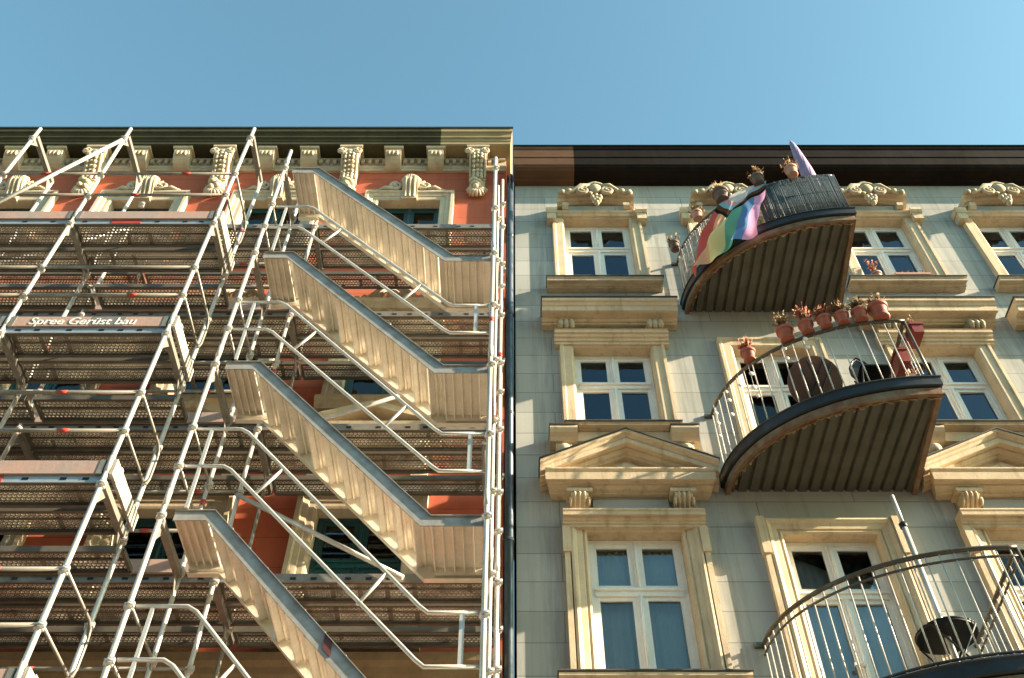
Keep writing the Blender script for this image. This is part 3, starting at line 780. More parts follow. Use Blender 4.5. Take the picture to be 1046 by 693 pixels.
def rail(root, p, q, r=.018, mat='galv', bands=()):
    m = MB(); m.tube([p, q], r, 9)
    o = m.build('guardrail', mat, root)
    P, Q = Vector(p), Vector(q)
    for t in bands:
        m = MB(); dv = (Q-P).normalized(); c = P+(Q-P)*t
        m.tube([c-dv*.05, c+dv*.05], r+.0025, 9); m.build('red_band', 'redtape', o)
    return o
def transom(root, x, y0, y1, z):
    m = MB(); m.box(x-.024, x+.024, y0+.024, y1-.024, z-.115, z-.066); m.box(x-.03, x-.024, y0+.024, y1-.024, z-.115, z-.05); m.box(x+.024, x+.03, y0+.024, y1-.024, z-.115, z-.05)
    for ya, s in ((y0+.022, 1), (y1-.022, -1)):   # gussets
        m.prism([(x-.004, ya, z-.115), (x-.004, ya+s*.13, z-.115), (x-.004, ya, z-.30)][::s], (.008,0,0))
    return m.build('transom', 'galvd', root)
def loop_guard(root, x, y0, y1, z, mat='galvd'):
    """end guard: one bent tube between the front and rear pole, rounded at the rear"""
    pts = [(x, y0, z+1.0)]
    pts += [(x, y1-.10, z+1.0), (x, y1-.03, z+.97), (x, y1, z+.90), (x, y1, z+.62), (x, y1-.03, z+.53), (x, y1-.10, z+.5), (x, y0, z+.5)]
    m = MB(); m.tube(pts, .014, 8); return m.build('end_guard', mat, root)
def toe(root, x0, x1, y, z, mat='wood'):
    m = MB(); m.box(x0+.03, x1-.03, y-.015, y+.015, z+.004, z+.154)
    for xe in (x0+.03, x1-.03-.05): m.box(xe, xe+.05, y-.019, y+.019, z+.0, z+.158, 1)
    return m.build('toe_board', [mat, 'galvd'], root)

# --- row along the wall
RX = [-.14, -2.74, -5.31, -7.88, -10.45]; Y0, Y1 = 7.5, 8.23
sc = thing('wall_scaffold', (-2.74, Y0, G), 'steel scaffold row of punched decks standing close along the red house', 'scaffold')
for i, x in enumerate(RX):
    pole(sc, x, Y0, 13.0 if i == 0 else (12.15 if i == 1 else 11.95), [z+d for z in LEV for d in (-.1, .5, 1.0) if z+d < 12.4], red_at=8.9-.3*i)
    pole(sc, x, Y1, 13.0 if i == 0 else 11.95, [z-.1 for z in LEV], 'galvd')
    for z in LEV: transom(sc, x, Y0, Y1, z)
rnd = random.Random(5)
for i in range(4):
    x1, x0 = RX[i], RX[i+1]
    for L, z in enumerate(LEV):
        plank(sc, x0, x1, Y0+.03, Y0+.35, z); plank(sc, x0, x1, Y0+.385, Y0+.705, z)
        plank(sc, x0, x1, Y1+.07, Y1+.34, z)
        e = edge_profile(sc, x0, x1, Y0+.02, z, 'galvd')
        if i > 0:
            for dz in (.5, 1.0):
                if L > 0: rail(sc, (x0, Y0-.03, z+dz), (x1, Y0-.03, z+dz), mat='galvd', bands=(rnd.uniform(.1, .9),))
            if L in (1, 2, 3): toe(sc, x0, x1, Y0-.02, z)
        if L in (1, 2, 3): toe(sc, x0, x1, Y1+.38, z, 'galvd')
# fill-in brackets between the front and the wall row
for i, (x0, x1) in enumerate(((-5.05, -3.45), (-6.6, -5.08), (-8.2, -6.65))):
    for z in LEV[1:]:
        plank(sc, x0, x1, 7.06, 7.40, z-.02)
for p, q in (((-2.74, 7.46, 6.73), (-1.0, 7.46, 5.72)), ((-2.15, 7.46, 7.75), (-1.05, 7.46, 8.30)), ((-1.35, 7.46, 4.2), (-.75, 7.46, 4.62)), ((-7.88, 7.46, 10.1), (-5.31, 7.46, 11.6))):
    m = MB(); m.tube([p, q], .024, 10); m.build('diagonal_brace', 'galv', sc)
for x, z in ((-1.5, 9.55), (-4.1, 9.6), (-.3, 7.5), (-.14, 12.2)):
    m = MB(); m.tube([(x, Y0, z), (x, D+.02, z)], .024, 8); m.build('wall_tie', 'galvd', sc)

# --- front row
FX = [-3.42, -5.06, -6.26, -7.84]; A0, A1 = 6.16, 6.88
fs = thing('front_scaffold', (-4.5, A0, G), 'outer steel scaffold row with pink toe boards, tall pole ends against the sky', 'scaffold')
for i, x in enumerate(FX):
    pole(fs, x, A0, 12.03, [z+d for z in LEV[1:] for d in (-.12, .5, 1.0)]+[11.72], red_at=None)
    pole(fs, x, A1, 11.88, [z+d for z in LEV[1:] for d in (-.12, 1.0)], red_at=(10.6, 8.3, 6.2, 9.)[i])
    for z in LEV[1:]: transom(fs, x, A0, A1, z)
    transom(fs, x, A0, A1, 11.88+.05)
for i in range(3):
    x1, x0 = FX[i], FX[i+1]
    for L, z in enumerate(LEV[1:]):
        plank(fs, x0, x1, A0+.03, A0+.345, z); plank(fs, x0, x1, A0+.385, A0+.70, z)
        edge_profile(fs, x0, x1, A0+.02, z, 'blues')
        t = toe(fs, x0, x1, A0-.0, z)
        if L == 1 and i == 0: sign_board = t
        for dz in (.5, 1.0): rail(fs, (x0, A0-.03, z+dz), (x1, A0-.03, z+dz), bands=(rnd.uniform(.3, .7),) if rnd.random() < .8 else (), mat='galvd')
        if (i+L) % 2: continue
        m = MB(); a = rnd.uniform(x0+.3, x1-.6); m.box(a, a+.34, A0+.02-.0165, A0+.02-.0125, z-.072, z+.018); m.build('red_panel', 'redtape', fs)
for z in LEV[1:]:
    loop_guard(fs, FX[0]+.03, A0, A1, z)
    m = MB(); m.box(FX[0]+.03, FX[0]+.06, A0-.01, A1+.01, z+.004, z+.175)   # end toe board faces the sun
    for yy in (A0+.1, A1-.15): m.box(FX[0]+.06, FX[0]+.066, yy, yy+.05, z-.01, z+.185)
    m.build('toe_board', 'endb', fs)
m = MB(); m.tube([(-6.24, A0-.05, 9.72), (-5.04, A0-.05, 11.62)], .024, 10); m.build('diagonal_brace', 'galv', fs)
# lettering on the sign board
cu = bpy.data.curves.new('lettering', 'FONT'); cu.body = 'Spree Ger\u00fcst bau'; cu.size = .158; cu.extrude = .0015; cu.align_x = 'CENTER'; cu.shear = .18
tmp = bpy.data.objects.new('lettering_source', cu); COL.objects.link(tmp)
bpy.context.view_layer.update()
me = bpy.data.meshes.new_from_object(tmp.evaluated_get(bpy.context.evaluated_depsgraph_get()))
COL.objects.unlink(tmp); bpy.data.objects.remove(tmp); bpy.data.curves.remove(cu)
me.name = 'lettering'; me.materials.clear(); me.materials.append(MAT['letter'])
lt = bpy.data.objects.new('lettering', me); COL.objects.link(lt); lt.parent = sign_board
lt.location = Vector((-4.30, A0-.0185, 7.78+.026)) - ORG[sign_board.name]; lt.rotation_euler = (PI/2, 0, 0); lt.scale = (.95, .98, 1)
# dark patch worn into the board behind part of the lettering
m = MB(); m.box(-4.22, -3.88, A0-.0168, A0-.0148, 7.79, 7.928); m.build('dark_patch', 'galvd', sign_board)

# --- stair tower
S0, S1 = 6.63, 7.34; SXL, SXR = -3.02, -.22
st = thing('stair_tower', (-1.6, S0, G), 'aluminium scaffold stair tower with parallel flights in front of the red house', 'stair tower')
pole(st, SXL, S0-.05, 12.2, [z+d for z in LEV for d in (-.1, .48, .98) if z+d < 12.1])
pole(st, SXL, S1+.03, 12.2, [z+d for z in LEV for d in (-.1, .98) if z+d < 12.1], red_at=6.5)
pole(st, SXR, S0-.05, 12.0, [z+d for z in LEV for d in (-.1, -1.1) if z+d < 11.9], red_at=8.4)
pole(st, SXR+.02, S1+.03, 12.6, [z+d for z in LEV for d in (-.1, -1.1) if z+d < 12.1], red_at=7.7)
for z in LEV:
    transom(st, SXL, S0-.05, S1+.03, z-.04); transom(st, SXR, S0-.05, S1+.03, z-.04)
    loop_guard(st, SXL+.01, S0-.05, S1+.03, z)if z < 11 else None
XA, XB, XC, XD = -2.93, -2.58, -.70, -.25
DROP = 2.06
def flight(zt, k):
    zb = zt-DROP
    ln = math.hypot(XC-XB, DROP); ux, uz = (XC-XB)/ln, -DROP/ln     # along the slope
    nx, nz = -uz, ux                                                 # upward normal
    hgt = .17
    m = MB()
    def stringer(y0, y1):
        mm = MB()
        top = [(XA,zt),(XB,zt),(XC,zb),(XD,zb)]
        dp = .10 if y0 < S0+.1 else .155
        low = [(XA,zt-dp),(XB-.06,zt-dp),(XC-.09,zb-dp),(XD,zb-dp)]
        poly = [(x, y0, z) for x, z in top] + [(x, y0, z) for x, z in low[::-1]]
        mm.prism(poly, (0, y1-y0, 0))
        # flanges
        for (a, b) in zip(top, top[1:]):
            mm.obox(((a[0]+b[0])/2, (y0+y1)/2 - .0, (a[1]+b[1])/2+.004), ((b[0]-a[0])/2, 0, (b[1]-a[1])/2), (0, .024, 0), (0, 0, .004))
        if y0 > S0+.1:
            for (a, b) in zip(low, low[1:]):
                mm.obox(((a[0]+b[0])/2, (y0+y1)/2-.02, (a[1]+b[1])/2), ((b[0]-a[0])/2, 0, (b[1]-a[1])/2), (0, .03, 0), (0, 0, .004))
        return mm
    # the flight's own mesh is its outer stringer
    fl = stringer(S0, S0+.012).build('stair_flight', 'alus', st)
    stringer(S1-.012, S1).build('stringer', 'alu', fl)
    # landings: ribbed panels
    for (a, b, z) in ((XA, XB, zt), (XC, XD, zb)):
        mm = MB(); mm.box(a, b, S0+.013, S1-.013, z-.03, z-.022)
        x = a
        while x < b-.01:
            mm.box(x, x+.012, S0+.013, S1-.013, z-.075, z-.03); x += (b-a)/5*.985
        mm.box(a, b, S1-.05, S1-.013, z-.11, z-.031)
        mm.build('landing', 'alu', fl)
    n = 10
    for i in range(n):
        t = (i+.5)/n
        x = XB+(XC-XB)*t+.02; z = zt-.06+(zb-zt)*t - .02
        w = (XC-XB)/n*.955
        mm = MB(); ya, yb = S0+.013, S1-.013
        # ribbed extrusion: flat web, deep nosings front and back, two ribs between
        pr_ = [(-w/2, -.045), (-w/2+.012, -.045)]
        for c0 in (-.012,):
            pr_ += [(c0-.020, -.004), (c0-.008, -.026), (c0+.008, -.026), (c0+.020, -.004)]
        pr_ += [(w/2-.050, -.004), (w/2-.028, -.050), (w/2-.016, -.050), (w/2-.010, 0), (-w/2, 0)]
        mm.prism([(x+px, ya, z+pz) for px, pz in pr_], (0, yb-ya, 0))
        mm.build('tread', 'alu', fl)
    if k == 3:
        t = .62; c = Vector((XB+(XC-XB)*t, S0-.004, zt+(zb-zt)*t-.062))
        mm = MB(); mm.obox(c, (ux*.05, 0, uz*.05), (0, .003, 0), (0, 0, .075)); mm.build('maroon_band', 'maroon', fl)
    return fl
for k, z in enumerate(LEV):
    flight(z+.01, k)
    if k == 0: continue
    zt, zb = z, z-DROP
    yo = S0-.03
    rails = []
    m = MB()
    def bent(h, shift):
        return [(XA-.04, yo, zt+h), (XB+.04+shift-.08, yo, zt+h), (XB+.04+shift, yo, zt+h-.05), (XC-.03, yo, zb+h+.06), (XC+.04, yo, zb+h), (XD+.03, yo, zb+h)]
    m.tube(bent(1.0, .06), .0178, 9); m.tube(bent(.52, 0.), .0178, 9)
    for t in (.16, .72):
        x = XB+(XC-XB)*t; za = zt+(zb-zt)*t
        m.tube([(x, yo, za+.50), (x+.20, yo, zt+(zb-zt)*(t+.20/(XC-XB))+1.02)], .016, 7)
    m.box(XD-.16, XD-.12, yo-.01, yo+.01, zb+.52, zb+1.0)
    m.box(XA+.08, XA+.11, yo-.01, yo+.01, zt+.02, zt+1.0)
    m.build('stair_railing', 'galv', st)

# ------------------------------------------------------------------ things on the balconies
def twigs(mb, c, r, h, n, rr, leaf=.022, mi=0, droop=0.):
    c = Vector(c)
    for _ in range(n):
        a = rr.uniform(0, 2*PI); q = rr.uniform(.2, 1); hh = h*rr.uniform(.45, 1)
        tip = c+Vector((r*q*math.cos(a), r*q*math.sin(a), hh-droop*q*h))
        mid = c+Vector((r*q*.35*math.cos(a), r*q*.35*math.sin(a), hh*.6))
        mb.tube([c, mid, tip], [.005, .004, .002], 4, mi, False)
        for t in range(7):
            p = mid.lerp(tip, rr.uniform(-.3, 1.05)); s = leaf*rr.uniform(.5, 1.2)
            u = Vector((rr.gauss(0,1), rr.gauss(0,1), rr.gauss(0,1))).normalized(); v = u.orthogonal().normalized()
            k = mb.add([p-u*s, p-v*s*.45, p+u*s, p+v*s*.45]); mb.face((k,k+1,k+2,k+3), mi)

def flower_pot(loc, s, mat, plant_mat, label, group, seed, tall=.2, spread=.14, n=16):
    s *= .86
    """clay pot: tapered body with rim, soil, dried plant"""
    t = thing('flower_pot', loc, label, 'flower pot', group); c = Vector(loc)
    m = MB(); m.lathe([(.062*s,0),(.066*s,.004*s),(.088*s,.125*s),(.090*s,.128*s),(.104*s,.130*s),(.106*s,.175*s),(.096*s,.178*s),(.094*s,.15*s),(.01*s,.148*s)], c, 20); m.build('pot', mat, t)
    m = MB(); m.lathe([(.05*s,-.012*s),(.075*s,-.012*s),(.085*s,.004*s),(.03*s,.004*s)], c-Vector((0,0,.004)), 20); m.build('saucer', mat, t)
    m = MB(); twigs(m, c+Vector((0,0,.14*s)), spread, tall, int(n*2.2), random.Random(seed), .036); m.build('dried_plant', plant_mat, t)
    m = MB(); tl = (.12*s)
    return t

# top balcony pots sit in a row along the handrail
def on_rail(u, h, off): p = point_on(u, off); return (p.x, p.y, h)
G1 = 'flower pots along the top balcony handrail'
for u, s, mt, lab, sd, tl in (
    (.20, .95, 'terrab', 'small dark clay pot with spiky plant at the wall end of the top balcony rail', 1, .16),
    (.55, .95, 'terral', 'small reddish clay pot on the top balcony rail beside the bark screen', 2, .12),
    (.79, 1.4, 'terrab', 'big dark pot with dry bush hanging beside the rainbow flag', 3, .28),
    (1.07, 1.1, 'terrab', 'dark clay pot with wispy twigs on the flag side of the blue reed screen', 4, .2),
    (1.30, 1.05, 'terral', 'pale clay pot with dry leaves next to the furled violet parasol', 5, .2)):
    flower_pot(on_rail(u, B1R-.06, .085), s, mt, 'dry', lab, G1, sd, tl, .13*s)
# lower balcony pots
G2 = 'terracotta pots along the middle balcony handrail'
first = None
labs = ['terracotta pot with bushy dry plant, alone near the wall end of the middle balcony rail',
        'broad terracotta pot first in the close row above the brown round table',
        'terracotta pot with tall twigs second in the close row above the brown table',
        'terracotta pot third in the close row on the middle balcony rail',
        'terracotta pot fourth in the close row on the middle balcony rail',
        'terracotta pot fifth in the close row, above the black chair',
        'widest terracotta pot, last of the row by the corner of the middle balcony rail']
for i, (u, s, tl) in enumerate(((.62, 1.05, .2), (.90, 1.2, .24), (1.03, 1.05, .26), (1.14, 1.0, .18), (1.24, 1.0, .2), (1.34, 1.05, .2), (1.45, 1.35, .2))):
    flower_pot(on_rail(u, B2R+.03, .0), s, 'terra', 'dryr' if i in (0, 2, 3) else 'dry', labs[i], G2, 20+i, tl*1.3, .13, 22)
def planter_box(loc, l, w, h, mat, label, plant=None, group=None, seed=0):
    t = thing('planter_box', loc, label, 'planter', group); x, y, z = loc
    m = MB()
    b = m.add([(x-w*.42,y-l*.47,z),(x+w*.42,y-l*.47,z),(x+w*.42,y+l*.47,z),(x-w*.42,y+l*.47,z),(x-w*.5,y-l*.5,z+h),(x+w*.5,y-l*.5,z+h),(x+w*.5,y+l*.5,z+h),(x-w*.5,y+l*.5,z+h)])
    for q in ((0,3,2,1),(4,5,6,7),(0,1,5,4),(1,2,6,5),(2,3,7,6),(3,0,4,7)): m.face([b+i for i in q])
    m.build('box', mat, t)
    m = MB(); e = .012
    for (a0,a1,b0,b1) in ((x-w/2-e,x+w/2+e,y-l/2-e,y-l/2+.004),(x-w/2-e,x+w/2+e,y+l/2-.004,y+l/2+e),(x-w/2-e,x-w/2+.004,y-l/2+.005,y+l/2-.005),(x+w/2-.004,x+w/2+e,y-l/2+.005,y+l/2-.005)):
        m.box(a0,a1,b0,b1,z+h-.03,z+h+.008)
    m.build('rim', mat, t)
    if plant:
        m = MB(); rr = random.Random(seed)
        for k in range(5): twigs(m, (x, y-l*.4+l*.8*k/4, z+h), .1, .18, 7, rr)
        m.build('dried_plant', plant, t)
    return t
planter_box((4.78, 7.42, 9.12), .28, .14, .16, 'redbox', 'red plastic planter hooked over the side rail of the middle balcony', 'dry', None, 3)
planter_box((4.56, 7.62, 8.78), .36, .13, .22, 'redbox', 'deep red planter hanging inside the side rail below the hooked one', None)
planter_box((4.50, 7.42, 8.18), .34, .2, .12, 'terrab', 'low brown planter of dried flowers on the middle balcony floor', 'dryr', None, 8)
# pots on the top-floor window sill
flower_pot((5.47, D-.13, 12.08), .95, 'terral', 'dryr', 'pale clay pot with a trailing dry stem on the top window sill', None, 41, .42, .10, 9)
planter_box((5.98, D-.13, 12.08), .15, .5, .07, 'terral', 'low clay trough of reddish dried flowers on the top window sill', None)
m = MB(); rr = random.Random(9)
for k in range(9): twigs(m, (5.76+.055*k, D-.13, 12.14), .07, .13, 8, rr)
tr = [o for o in bpy.data.objects if o.get('label', '').startswith('low clay trough')][0]
m.build('dried_plant', 'dryr', tr)

# reed and bark screens on the top balcony
def screen(u0, u1, side, mat, label, zlo, zhi, name='reed_screen', gapdark=False, off=-.005):
    pts = [bx(u0+(u1-u0)*i/400, off) for i in range(401)]
    L = [0.]
    for a, b in zip(pts, pts[1:]): L.append(L[-1]+math.dist(a, b))
    m = MB(); s = 0.; rr = random.Random(int(u0*100)); seq = []
    while s < L[-1]:
        i = max(j for j in range(401) if L[j] <= s); seq.append(pts[i]); s += rr.uniform(.010, .016) if mat == 'reedd' else rr.uniform(.016, .034)
    if side:
        t = 0.
        while t < side: seq.append((EX+.01+(XR-EX)*t/ED, D-ED-.0+t)); t += .014
    for (x, y) in seq:
        w = rr.uniform(.006, .009) if mat == 'reedd' else rr.uniform(.007, .015)
        j = rr.uniform(-.006, .006)
        m.tube([(x+j, y+j, zlo+rr.uniform(-.02, .03)), (x+rr.uniform(-.006, .006), y, (zlo+zhi)/2), (x-j, y-j, zhi+rr.uniform(-.05, .02))], [w, w*1.05, w*.9], 5)
    for z in (zlo+.2, (zlo+zhi)/2, zhi-.15):
        m.tube([(x, y-.008, z) for x, y in seq[::6]], .003, 4)
    return tag(m.build(name, mat, None, (seq[0][0], seq[0][1], zlo)), label, 'screen')
screen(1.02, PI/2, 1.45, 'reedd', 'dark blue reed screen tied round the outer corner of the top balcony', B1S+.26, B1R-.02)
screen(.12, .80, 0, 'bark', 'pale ragged bark screen on the narrow wall end of the top balcony', B1S+.26, B1R-.08, 'bark_screen')

# rainbow flag, hung by its hoist from the handrail, the free end blown towards the wall end
def flag_material():
    m, nt, nd, lk = new_mat('flag_cloth')
    uv = N(nd, 'ShaderNodeUVMap').outputs[0]
    sp = N(nd, 'ShaderNodeSeparateXYZ'); lk.new(uv, sp.inputs[0])
    cr = N(nd, 'ShaderNodeValToRGB'); cr.color_ramp.interpolation = 'CONSTANT'
    cols = [(.66,.13,.11), (.80,.45,.27), (.84,.74,.36), (.16,.44,.33), (.14,.27,.50), (.74,.38,.60)]
    el = cr.color_ramp.elements
    el[0].position = 0; el[0].color = (*cols[0],1); el[1].position = 1/6; el[1].color = (*cols[1],1)
    for i in range(2, 6): e = el.new(i/6); e.color = (*cols[i],1)
    lk.new(sp.outputs[0], cr.inputs[0])
    # chevrons: distance from the hoist plus slope from the middle
    k = math_n(nd, lk, 'ADD', sp.outputs[1], math_n(nd, lk, 'MULTIPLY', math_n(nd, lk, 'ABSOLUTE', math_n(nd, lk, 'SUBTRACT', sp.outputs[0], .5)), .62))
    c2 = N(nd, 'ShaderNodeValToRGB'); c2.color_ramp.interpolation = 'CONSTANT'
    ch = [(0, (.70,.68,.62)), (.24, (.68,.36,.42)), (.31, (.26,.52,.62)), (.38, (.13,.06,.03)), (.45, (.02,.02,.02))]
    e2 = c2.color_ramp.elements
    e2[0].position = 0; e2[0].color = (*ch[0][1],1); e2[1].position = ch[1][0]; e2[1].color = (*ch[1][1],1)
    for p, c in ch[2:]: e = e2.new(p); e.color = (*c,1)
    lk.new(k, c2.inputs[0])
    isch = math_n(nd, lk, 'LESS_THAN', k, .50)
    c = mix_col(nd, lk, isch, cr.outputs[0], c2.outputs[0])
    d = N(nd, 'ShaderNodeBsdfDiffuse'); t = N(nd, 'ShaderNodeBsdfTranslucent')
    lk.new(c, d.inputs[0]); lk.new(c, t.inputs[0])
    mx = N(nd, 'ShaderNodeMixShader'); mx.inputs[0].default_value = .35
    lk.new(d.outputs[0], mx.inputs[1]); lk.new(t.outputs[0], mx.inputs[2])
    o = N(nd, 'ShaderNodeOutputMaterial'); lk.new(mx.outputs[0], o.inputs[0])
    return m
nu, nv = 40, 48
m = MB(); uvs = []
ul, ur = .76, 1.12
for j in range(nv+1):
    v = j/nv
    for i in range(nu+1):
        u = i/nu
        t = ul+(ur-ul)*u - (.36-.20*u)*v**1.15
        p = point_on(t, .05 + .16*min(1., v*1.6) + .075*v*math.sin(u*10+v*6) + .04*v*math.sin(u*21-v*8) + .02*math.sin(v*17+u*5)*v)
        drop = (1.26+.14*u)*v + .05*math.sin(u*PI)*v
        m.v.append(Vector((p.x, p.y, B1R+.0-drop + .05*math.sin(u*9+v*3)*v + .03*math.sin(u*15+v*11)*min(1., v*3))))
        uvs.append((u, v))
for j in range(nv):
    for i in range(nu):
        a = j*(nu+1)+i; m.face((a, a+1, a+nu+2, a+nu+1), 0, True)
fl = m.build('rainbow_flag', flag_material(), None, (*point_on(.95)[:2], B1R))
uvl = fl.data.uv_layers.new(name='UVMap')
for lp in fl.data.loops: uvl.data[lp.index].uv = uvs[lp.vertex_index]
tag(fl, 'crumpled rainbow flag with chevrons hanging from the top balcony rail', 'flag')

# furled violet parasol
pr = thing('parasol', (4.44, 7.42, B1S+.24), 'furled violet parasol leaning up past the top balcony rail', 'parasol')
a, b = Vector((4.46, 7.44, B1S+.24)), Vector((4.35, 7.40, 14.02))
m = MB(); rows = []; n = 20
ax = (b-a)
for i, (t, r) in enumerate(((.36,.045),(.40,.07),(.5,.082),(.62,.078),(.78,.062),(.9,.045),(.97,.03),(1.,.012))):
    c = a+ax*t
    rows.append(m.add([c+Vector((math.cos(2*PI*k/n), math.sin(2*PI*k/n), 0))*r*(1+.22*math.cos(k*PI)) for k in range(n)]))
for p, q in zip(rows, rows[1:]):
    for k in range(n): m.face((p+k, p+(k+1)%n, q+(k+1)%n, q+k), 0, True)
m.face([rows[0]+k for k in range(n)][::-1]); m.face([rows[-1]+k for k in range(n)])
m.build('canopy', 'purple', pr)
m = MB(); m.tube([a, a+ax*.37], .017, 8); m.tube([a+ax*.995, a+ax*1.02], .008, 6); m.build('pole', 'chrome', pr)

# round table and chair on the middle balcony
def round_table(c, r, h, name, label, top, legmat):
    x, y, z = c; t = thing('round_table', c, label, 'table')
    m = MB(); m.lathe([(r*.2,h-.018),(r*.985,h-.018),(r,h-.012),(r,h-.002),(r*.98,h)], (x,y,z), 40); m.build('table_top', top, t)
    m = MB(); m.lathe([(r-.018,h-.04),(r-.006,h-.04),(r-.006,h-.019),(r-.018,h-.019)], (x,y,z), 40)
    m.build('rim', legmat, t)
    for s in (-1, 1):
        m = MB(); w = .2
        m.tube([(x-s*.26, y-w, z+.01), (x+s*.2, y-w, z+h-.03), (x+s*.2, y+w, z+h-.03), (x-s*.26, y+w, z+.01)], .011, 7); m.tube([(x-s*.24, y-w, z+.05), (x-s*.24, y+w, z+.05)], .009, 6)
        m.build('leg', legmat, t)
    return t
tb = thing('round_table', (3.55, 7.98, B2S+.2), 'round brown folding table leaning folded against the middle balcony railing', 'table')
al = R(38); C0 = Vector((3.55, 7.74, B2S+.2+.585)); U = Vector((1,0,0)); V = Vector((0,-math.sin(al),math.cos(al))); Nn = Vector((0,-math.cos(al),-math.sin(al)))
def disc_ring(m, r, o, n=40): return m.add([C0+U*r*math.cos(2*PI*k/n)+V*r*math.sin(2*PI*k/n)+Nn*o for k in range(n)])
m = MB(); rg = [disc_ring(m, r, o) for r, o in ((.31,.012),(.322,.008),(.322,-.008),(.31,-.012))]
for p, q in zip(rg, rg[1:]):
    for k in range(40): m.face((p+k, p+(k+1)%40, q+(k+1)%40, q+k))
m.face([rg[0]+k for k in range(40)]); m.face([rg[-1]+k for k in range(40)][::-1]); m.build('table_top', 'tablet', tb)
for s_ in (-1, 1):
    m = MB(); o = Nn*(.028 if s_ > 0 else .048)
    m.tube([C0+U*.20*s_+V*.24+o, C0-U*.17*s_-V*.72+o], .010, 7); m.tube([C0+U*.10*s_+V*.26+o, C0-U*.27*s_-V*.70+o], .010, 7)
    m.tube([C0-U*.17*s_-V*.72+o, C0-U*.27*s_-V*.70+o], .010, 7); m.build('leg', 'black', tb)
round_table((4.02, 7.93, B3S+.2), .285, .74, 'x', 'round black punched table behind the bars of the lowest balcony', 'perfb', 'black')
ch = thing('folding_chair', (4.15, 7.55, B2S+.2), 'black framed folding chair with pointed back and pale seat beside the brown table', 'chair')
x, y, z = 4.15, 7.55, B2S+.2
for sx in (-1, 1):
    m = MB(); m.tube([(x+sx*.19, y-.16, z), (x+sx*.17, y+.10, z+.46), (x+sx*.15, y+.15, z+.56)], .011, 7); m.build('leg', 'black', ch)
    m = MB(); m.tube([(x+sx*.16, y+.2, z), (x+sx*.16, y-.16, z+.46)], .011, 7); m.build('leg', 'black', ch)
m = MB(); m.obox((x, y-.02, z+.465), (.18,0,0), (0,.15,-.02), (0,0,.010)); m.build('seat', 'black', ch)
lf = [(0,.50),(.10,.56),(.15,.68),(.135,.82),(.07,.96),(0,1.04)]
lf = lf + [(-px, pz) for px, pz in lf[-2:0:-1]]
m = MB(); pts = [(x+px, y+.15+.10*(pz-.5), z+pz) for px, pz in lf]
m.tube(pts+[pts[0]], .013, 7)
m.prism([(x+px*.9, y+.155+.10*(.77+(pz-.77)*.9-.5), z+.77+(pz-.77)*.9) for px, pz in lf], (0,.006,0)); bk = m.build('backrest', 'black', ch)
m = MB(); m.prism([(x-.02, y+.145, z+.55), (x+.13, y+.152, z+.62), (x+.12, y+.168, z+.80), (x-.01, y+.163, z+.72)], (0,.004,0)); m.build('pale_panel', 'canvas', bk)

# bare parasol pole on the lowest balcony
pp = thing('parasol_pole', (4.02, 7.93, B3S+.2), 'bare steel parasol pole rising through the black round table', 'pole')
m = MB(); m.tube([(4.02, 7.93, B3S+.2), (4.02, 7.93, 6.75)], .029, 12); m.tube([(4.02, 7.93, 6.75), (4.02, 7.93, 7.14)], .023, 12); m.build('pole', 'galv', pp)
m = MB(); m.lathe([(.030,0),(.04,.005),(.04,.06),(.030,.065)], (4.02, 7.93, 6.70), 12); m.tube([(4.02, 7.93, 6.735), (3.97, 7.92, 6.735)], .008, 6); m.build('clamp', 'black', pp)
m = MB(); m.lathe([(.02,0),(.22,0),(.23,.02),(.21,.05),(.04,.07),(.028,.25),(.022,.25)], (4.02, 7.93, B3S+.2), 24); m.build('base', 'galvd', pp)

# strings of shells hung on the bars of the middle balcony
labs = ['string of white shells nearest the wall end of the middle balcony rail', 'string of pale shells in front of the balcony door jamb',
        'short string with one big white shell beside the lone hung pot', 'string of shells before the door, just before the brown table',
        'string of two white shells hung above the brown table', 'string of pale discs hung between brown table and chair']
for i, (u, zs) in enumerate(((.16, (.9, .72, .5)), (.36, (.95, .8, .55)), (.50, (.85,)), (.60, (.9, .66, .5)), (.86, (1.0, .82)), (1.0, (1.02, .86)))):
    p = point_on(u, .012); t = thing('shell_string', (p.x, p.y, B2R), labs[i], 'ornament', 'shell strings on the middle balcony bars')
    m = MB(); m.tube([(p.x, p.y, B2R-.02), (p.x, p.y, B2S+.2+min(zs)-.03)], .002, 4); m.build('string', 'canvas', t)
    for q in zs:
        m = MB(); rr_ = random.uniform(.024, .036)
        m.ball((p.x+random.uniform(-.01, .01), p.y-.012, B2S+.2+q), (rr_, .012, rr_), 12, 8); m.build('shell', 'shell', t)

# ------------------------------------------------------------------ street
def sheet(name, x0, x1, y0, y1, z, mat):
    m = MB(); k = m.add([(x0,y0,z),(x1,y0,z),(x1,y1,z),(x0,y1,z)]); m.face((k,k+1,k+2,k+3))
    return tag(m.build(name, mat), kind='structure')
sheet('ground', -600, 600, -600, 600, G-.15, 'road')
sheet('road', -300, 300, -15., 1.3, G-.145, 'road')
m = MB(); m.box(-300, 300, 1.5, D+.02, G-.14, G-.004); tag(m.build('pavement', 'pave'), kind='structure')
m = MB(); m.box(-300, 300, 1.3, 1.498, G-.146, G); tag(m.build('kerb', 'sandl'), kind='structure')
m = MB(); m.box(-300, 300, -19.02, -15., G-.14, G-.004); tag(m.build('pavement', 'pave'), kind='structure')

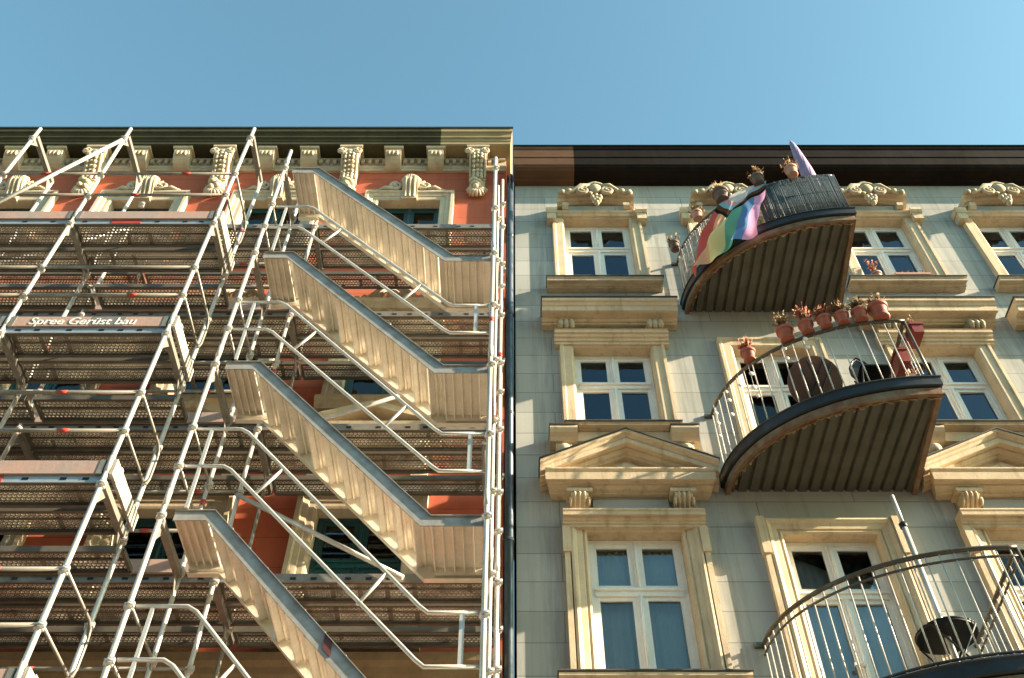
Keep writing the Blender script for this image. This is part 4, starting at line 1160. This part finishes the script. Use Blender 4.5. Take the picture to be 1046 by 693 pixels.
# house across the street: unseen, added to cut sky fill, also mirrored in panes
opp = thing('apartment_house', (0., -19., G), 'brown tenement house across the street, out of view, added to cut the sky fill', 'building')
m = MB(); m.box(-32, 32, -30., -19., G, 14.); m.build('wall', 'oppwall', opp)
m = MB(); m.box(-32, 32, -19.5, -18.45, 14.002, 14.4); m.build('cornice', 'split_tone', opp)
m = MB(); m.prism([(-32,-30.,14.41),(-32,-18.6,14.41),(-32,-23.5,17.5),(-32,-26.,17.5)], (64,0,0)); m.build('roof', 'roof', opp)
for fz in (.2, 4., 7.6, 11.):
    for k in range(20):
        x = -28.5+3*k
        m = MB(); m.box(x-.62, x+.62, -19.0, -18.94, fz-.15, fz+2.05); m.box(x-.5, x+.5, -18.939, -18.93, fz, fz+1.9, 1); m.build('window', ['sandl', 'black'], opp)

# ------------------------------------------------------------------ light, sky, camera
S = Vector((5., -1., 2.05)).normalized()
el = math.asin(S.z); az = math.atan2(S.x, S.y)
w = bpy.data.worlds.new('World'); scn.world = w; w.use_nodes = True
nt = w.node_tree; nt.nodes.clear()
sky = nt.nodes.new('ShaderNodeTexSky'); sky.sky_type = 'NISHITA'; sky.sun_disc = False
sky.sun_elevation = el; sky.sun_rotation = az
sky.altitude = 50; sky.air_density = 1.0; sky.dust_density = 1.2; sky.ozone_density = 1.0
bg = nt.nodes.new('ShaderNodeBackground'); bg.inputs['Strength'].default_value = .079
out = nt.nodes.new('ShaderNodeOutputWorld')
tn = nt.nodes.new('ShaderNodeMix'); tn.data_type = 'RGBA'; tn.blend_type = 'MULTIPLY'; tn.inputs[0].default_value = 1.
tn.inputs[7].default_value = (.82, 1.12, .93, 1)
nt.links.new(sky.outputs[0], tn.inputs[6]); nt.links.new(tn.outputs[2], bg.inputs[0]); nt.links.new(bg.outputs[0], out.inputs[0])
sl = bpy.data.lights.new('sun', 'SUN'); sl.energy = 5.; sl.angle = R(.5); sl.color = (1., .82, .60)
so = bpy.data.objects.new('sun', sl); COL.objects.link(so); so.rotation_euler = S.to_track_quat('Z', 'Y').to_euler(); so.location = (20, -10, 20)

cd = bpy.data.cameras.new('camera'); cd.sensor_width = 36; cd.lens = 36*1017/1046; cd.clip_start = .05; cd.clip_end = 3000
co = bpy.data.objects.new('camera', cd); COL.objects.link(co); co.location = (0, 0, 0); co.rotation_euler = (R(90+50.95), 0, 0)
scn.camera = co
scn.view_settings.view_transform = 'Standard'; scn.view_settings.look = 'None'; scn.view_settings.gamma = 1; scn.view_settings.exposure = 2.2
scn.cycles.transparent_max_bounces = 24; scn.cycles.max_bounces = 8; scn.cycles.diffuse_bounces = 4
scn.cycles.use_denoising = True
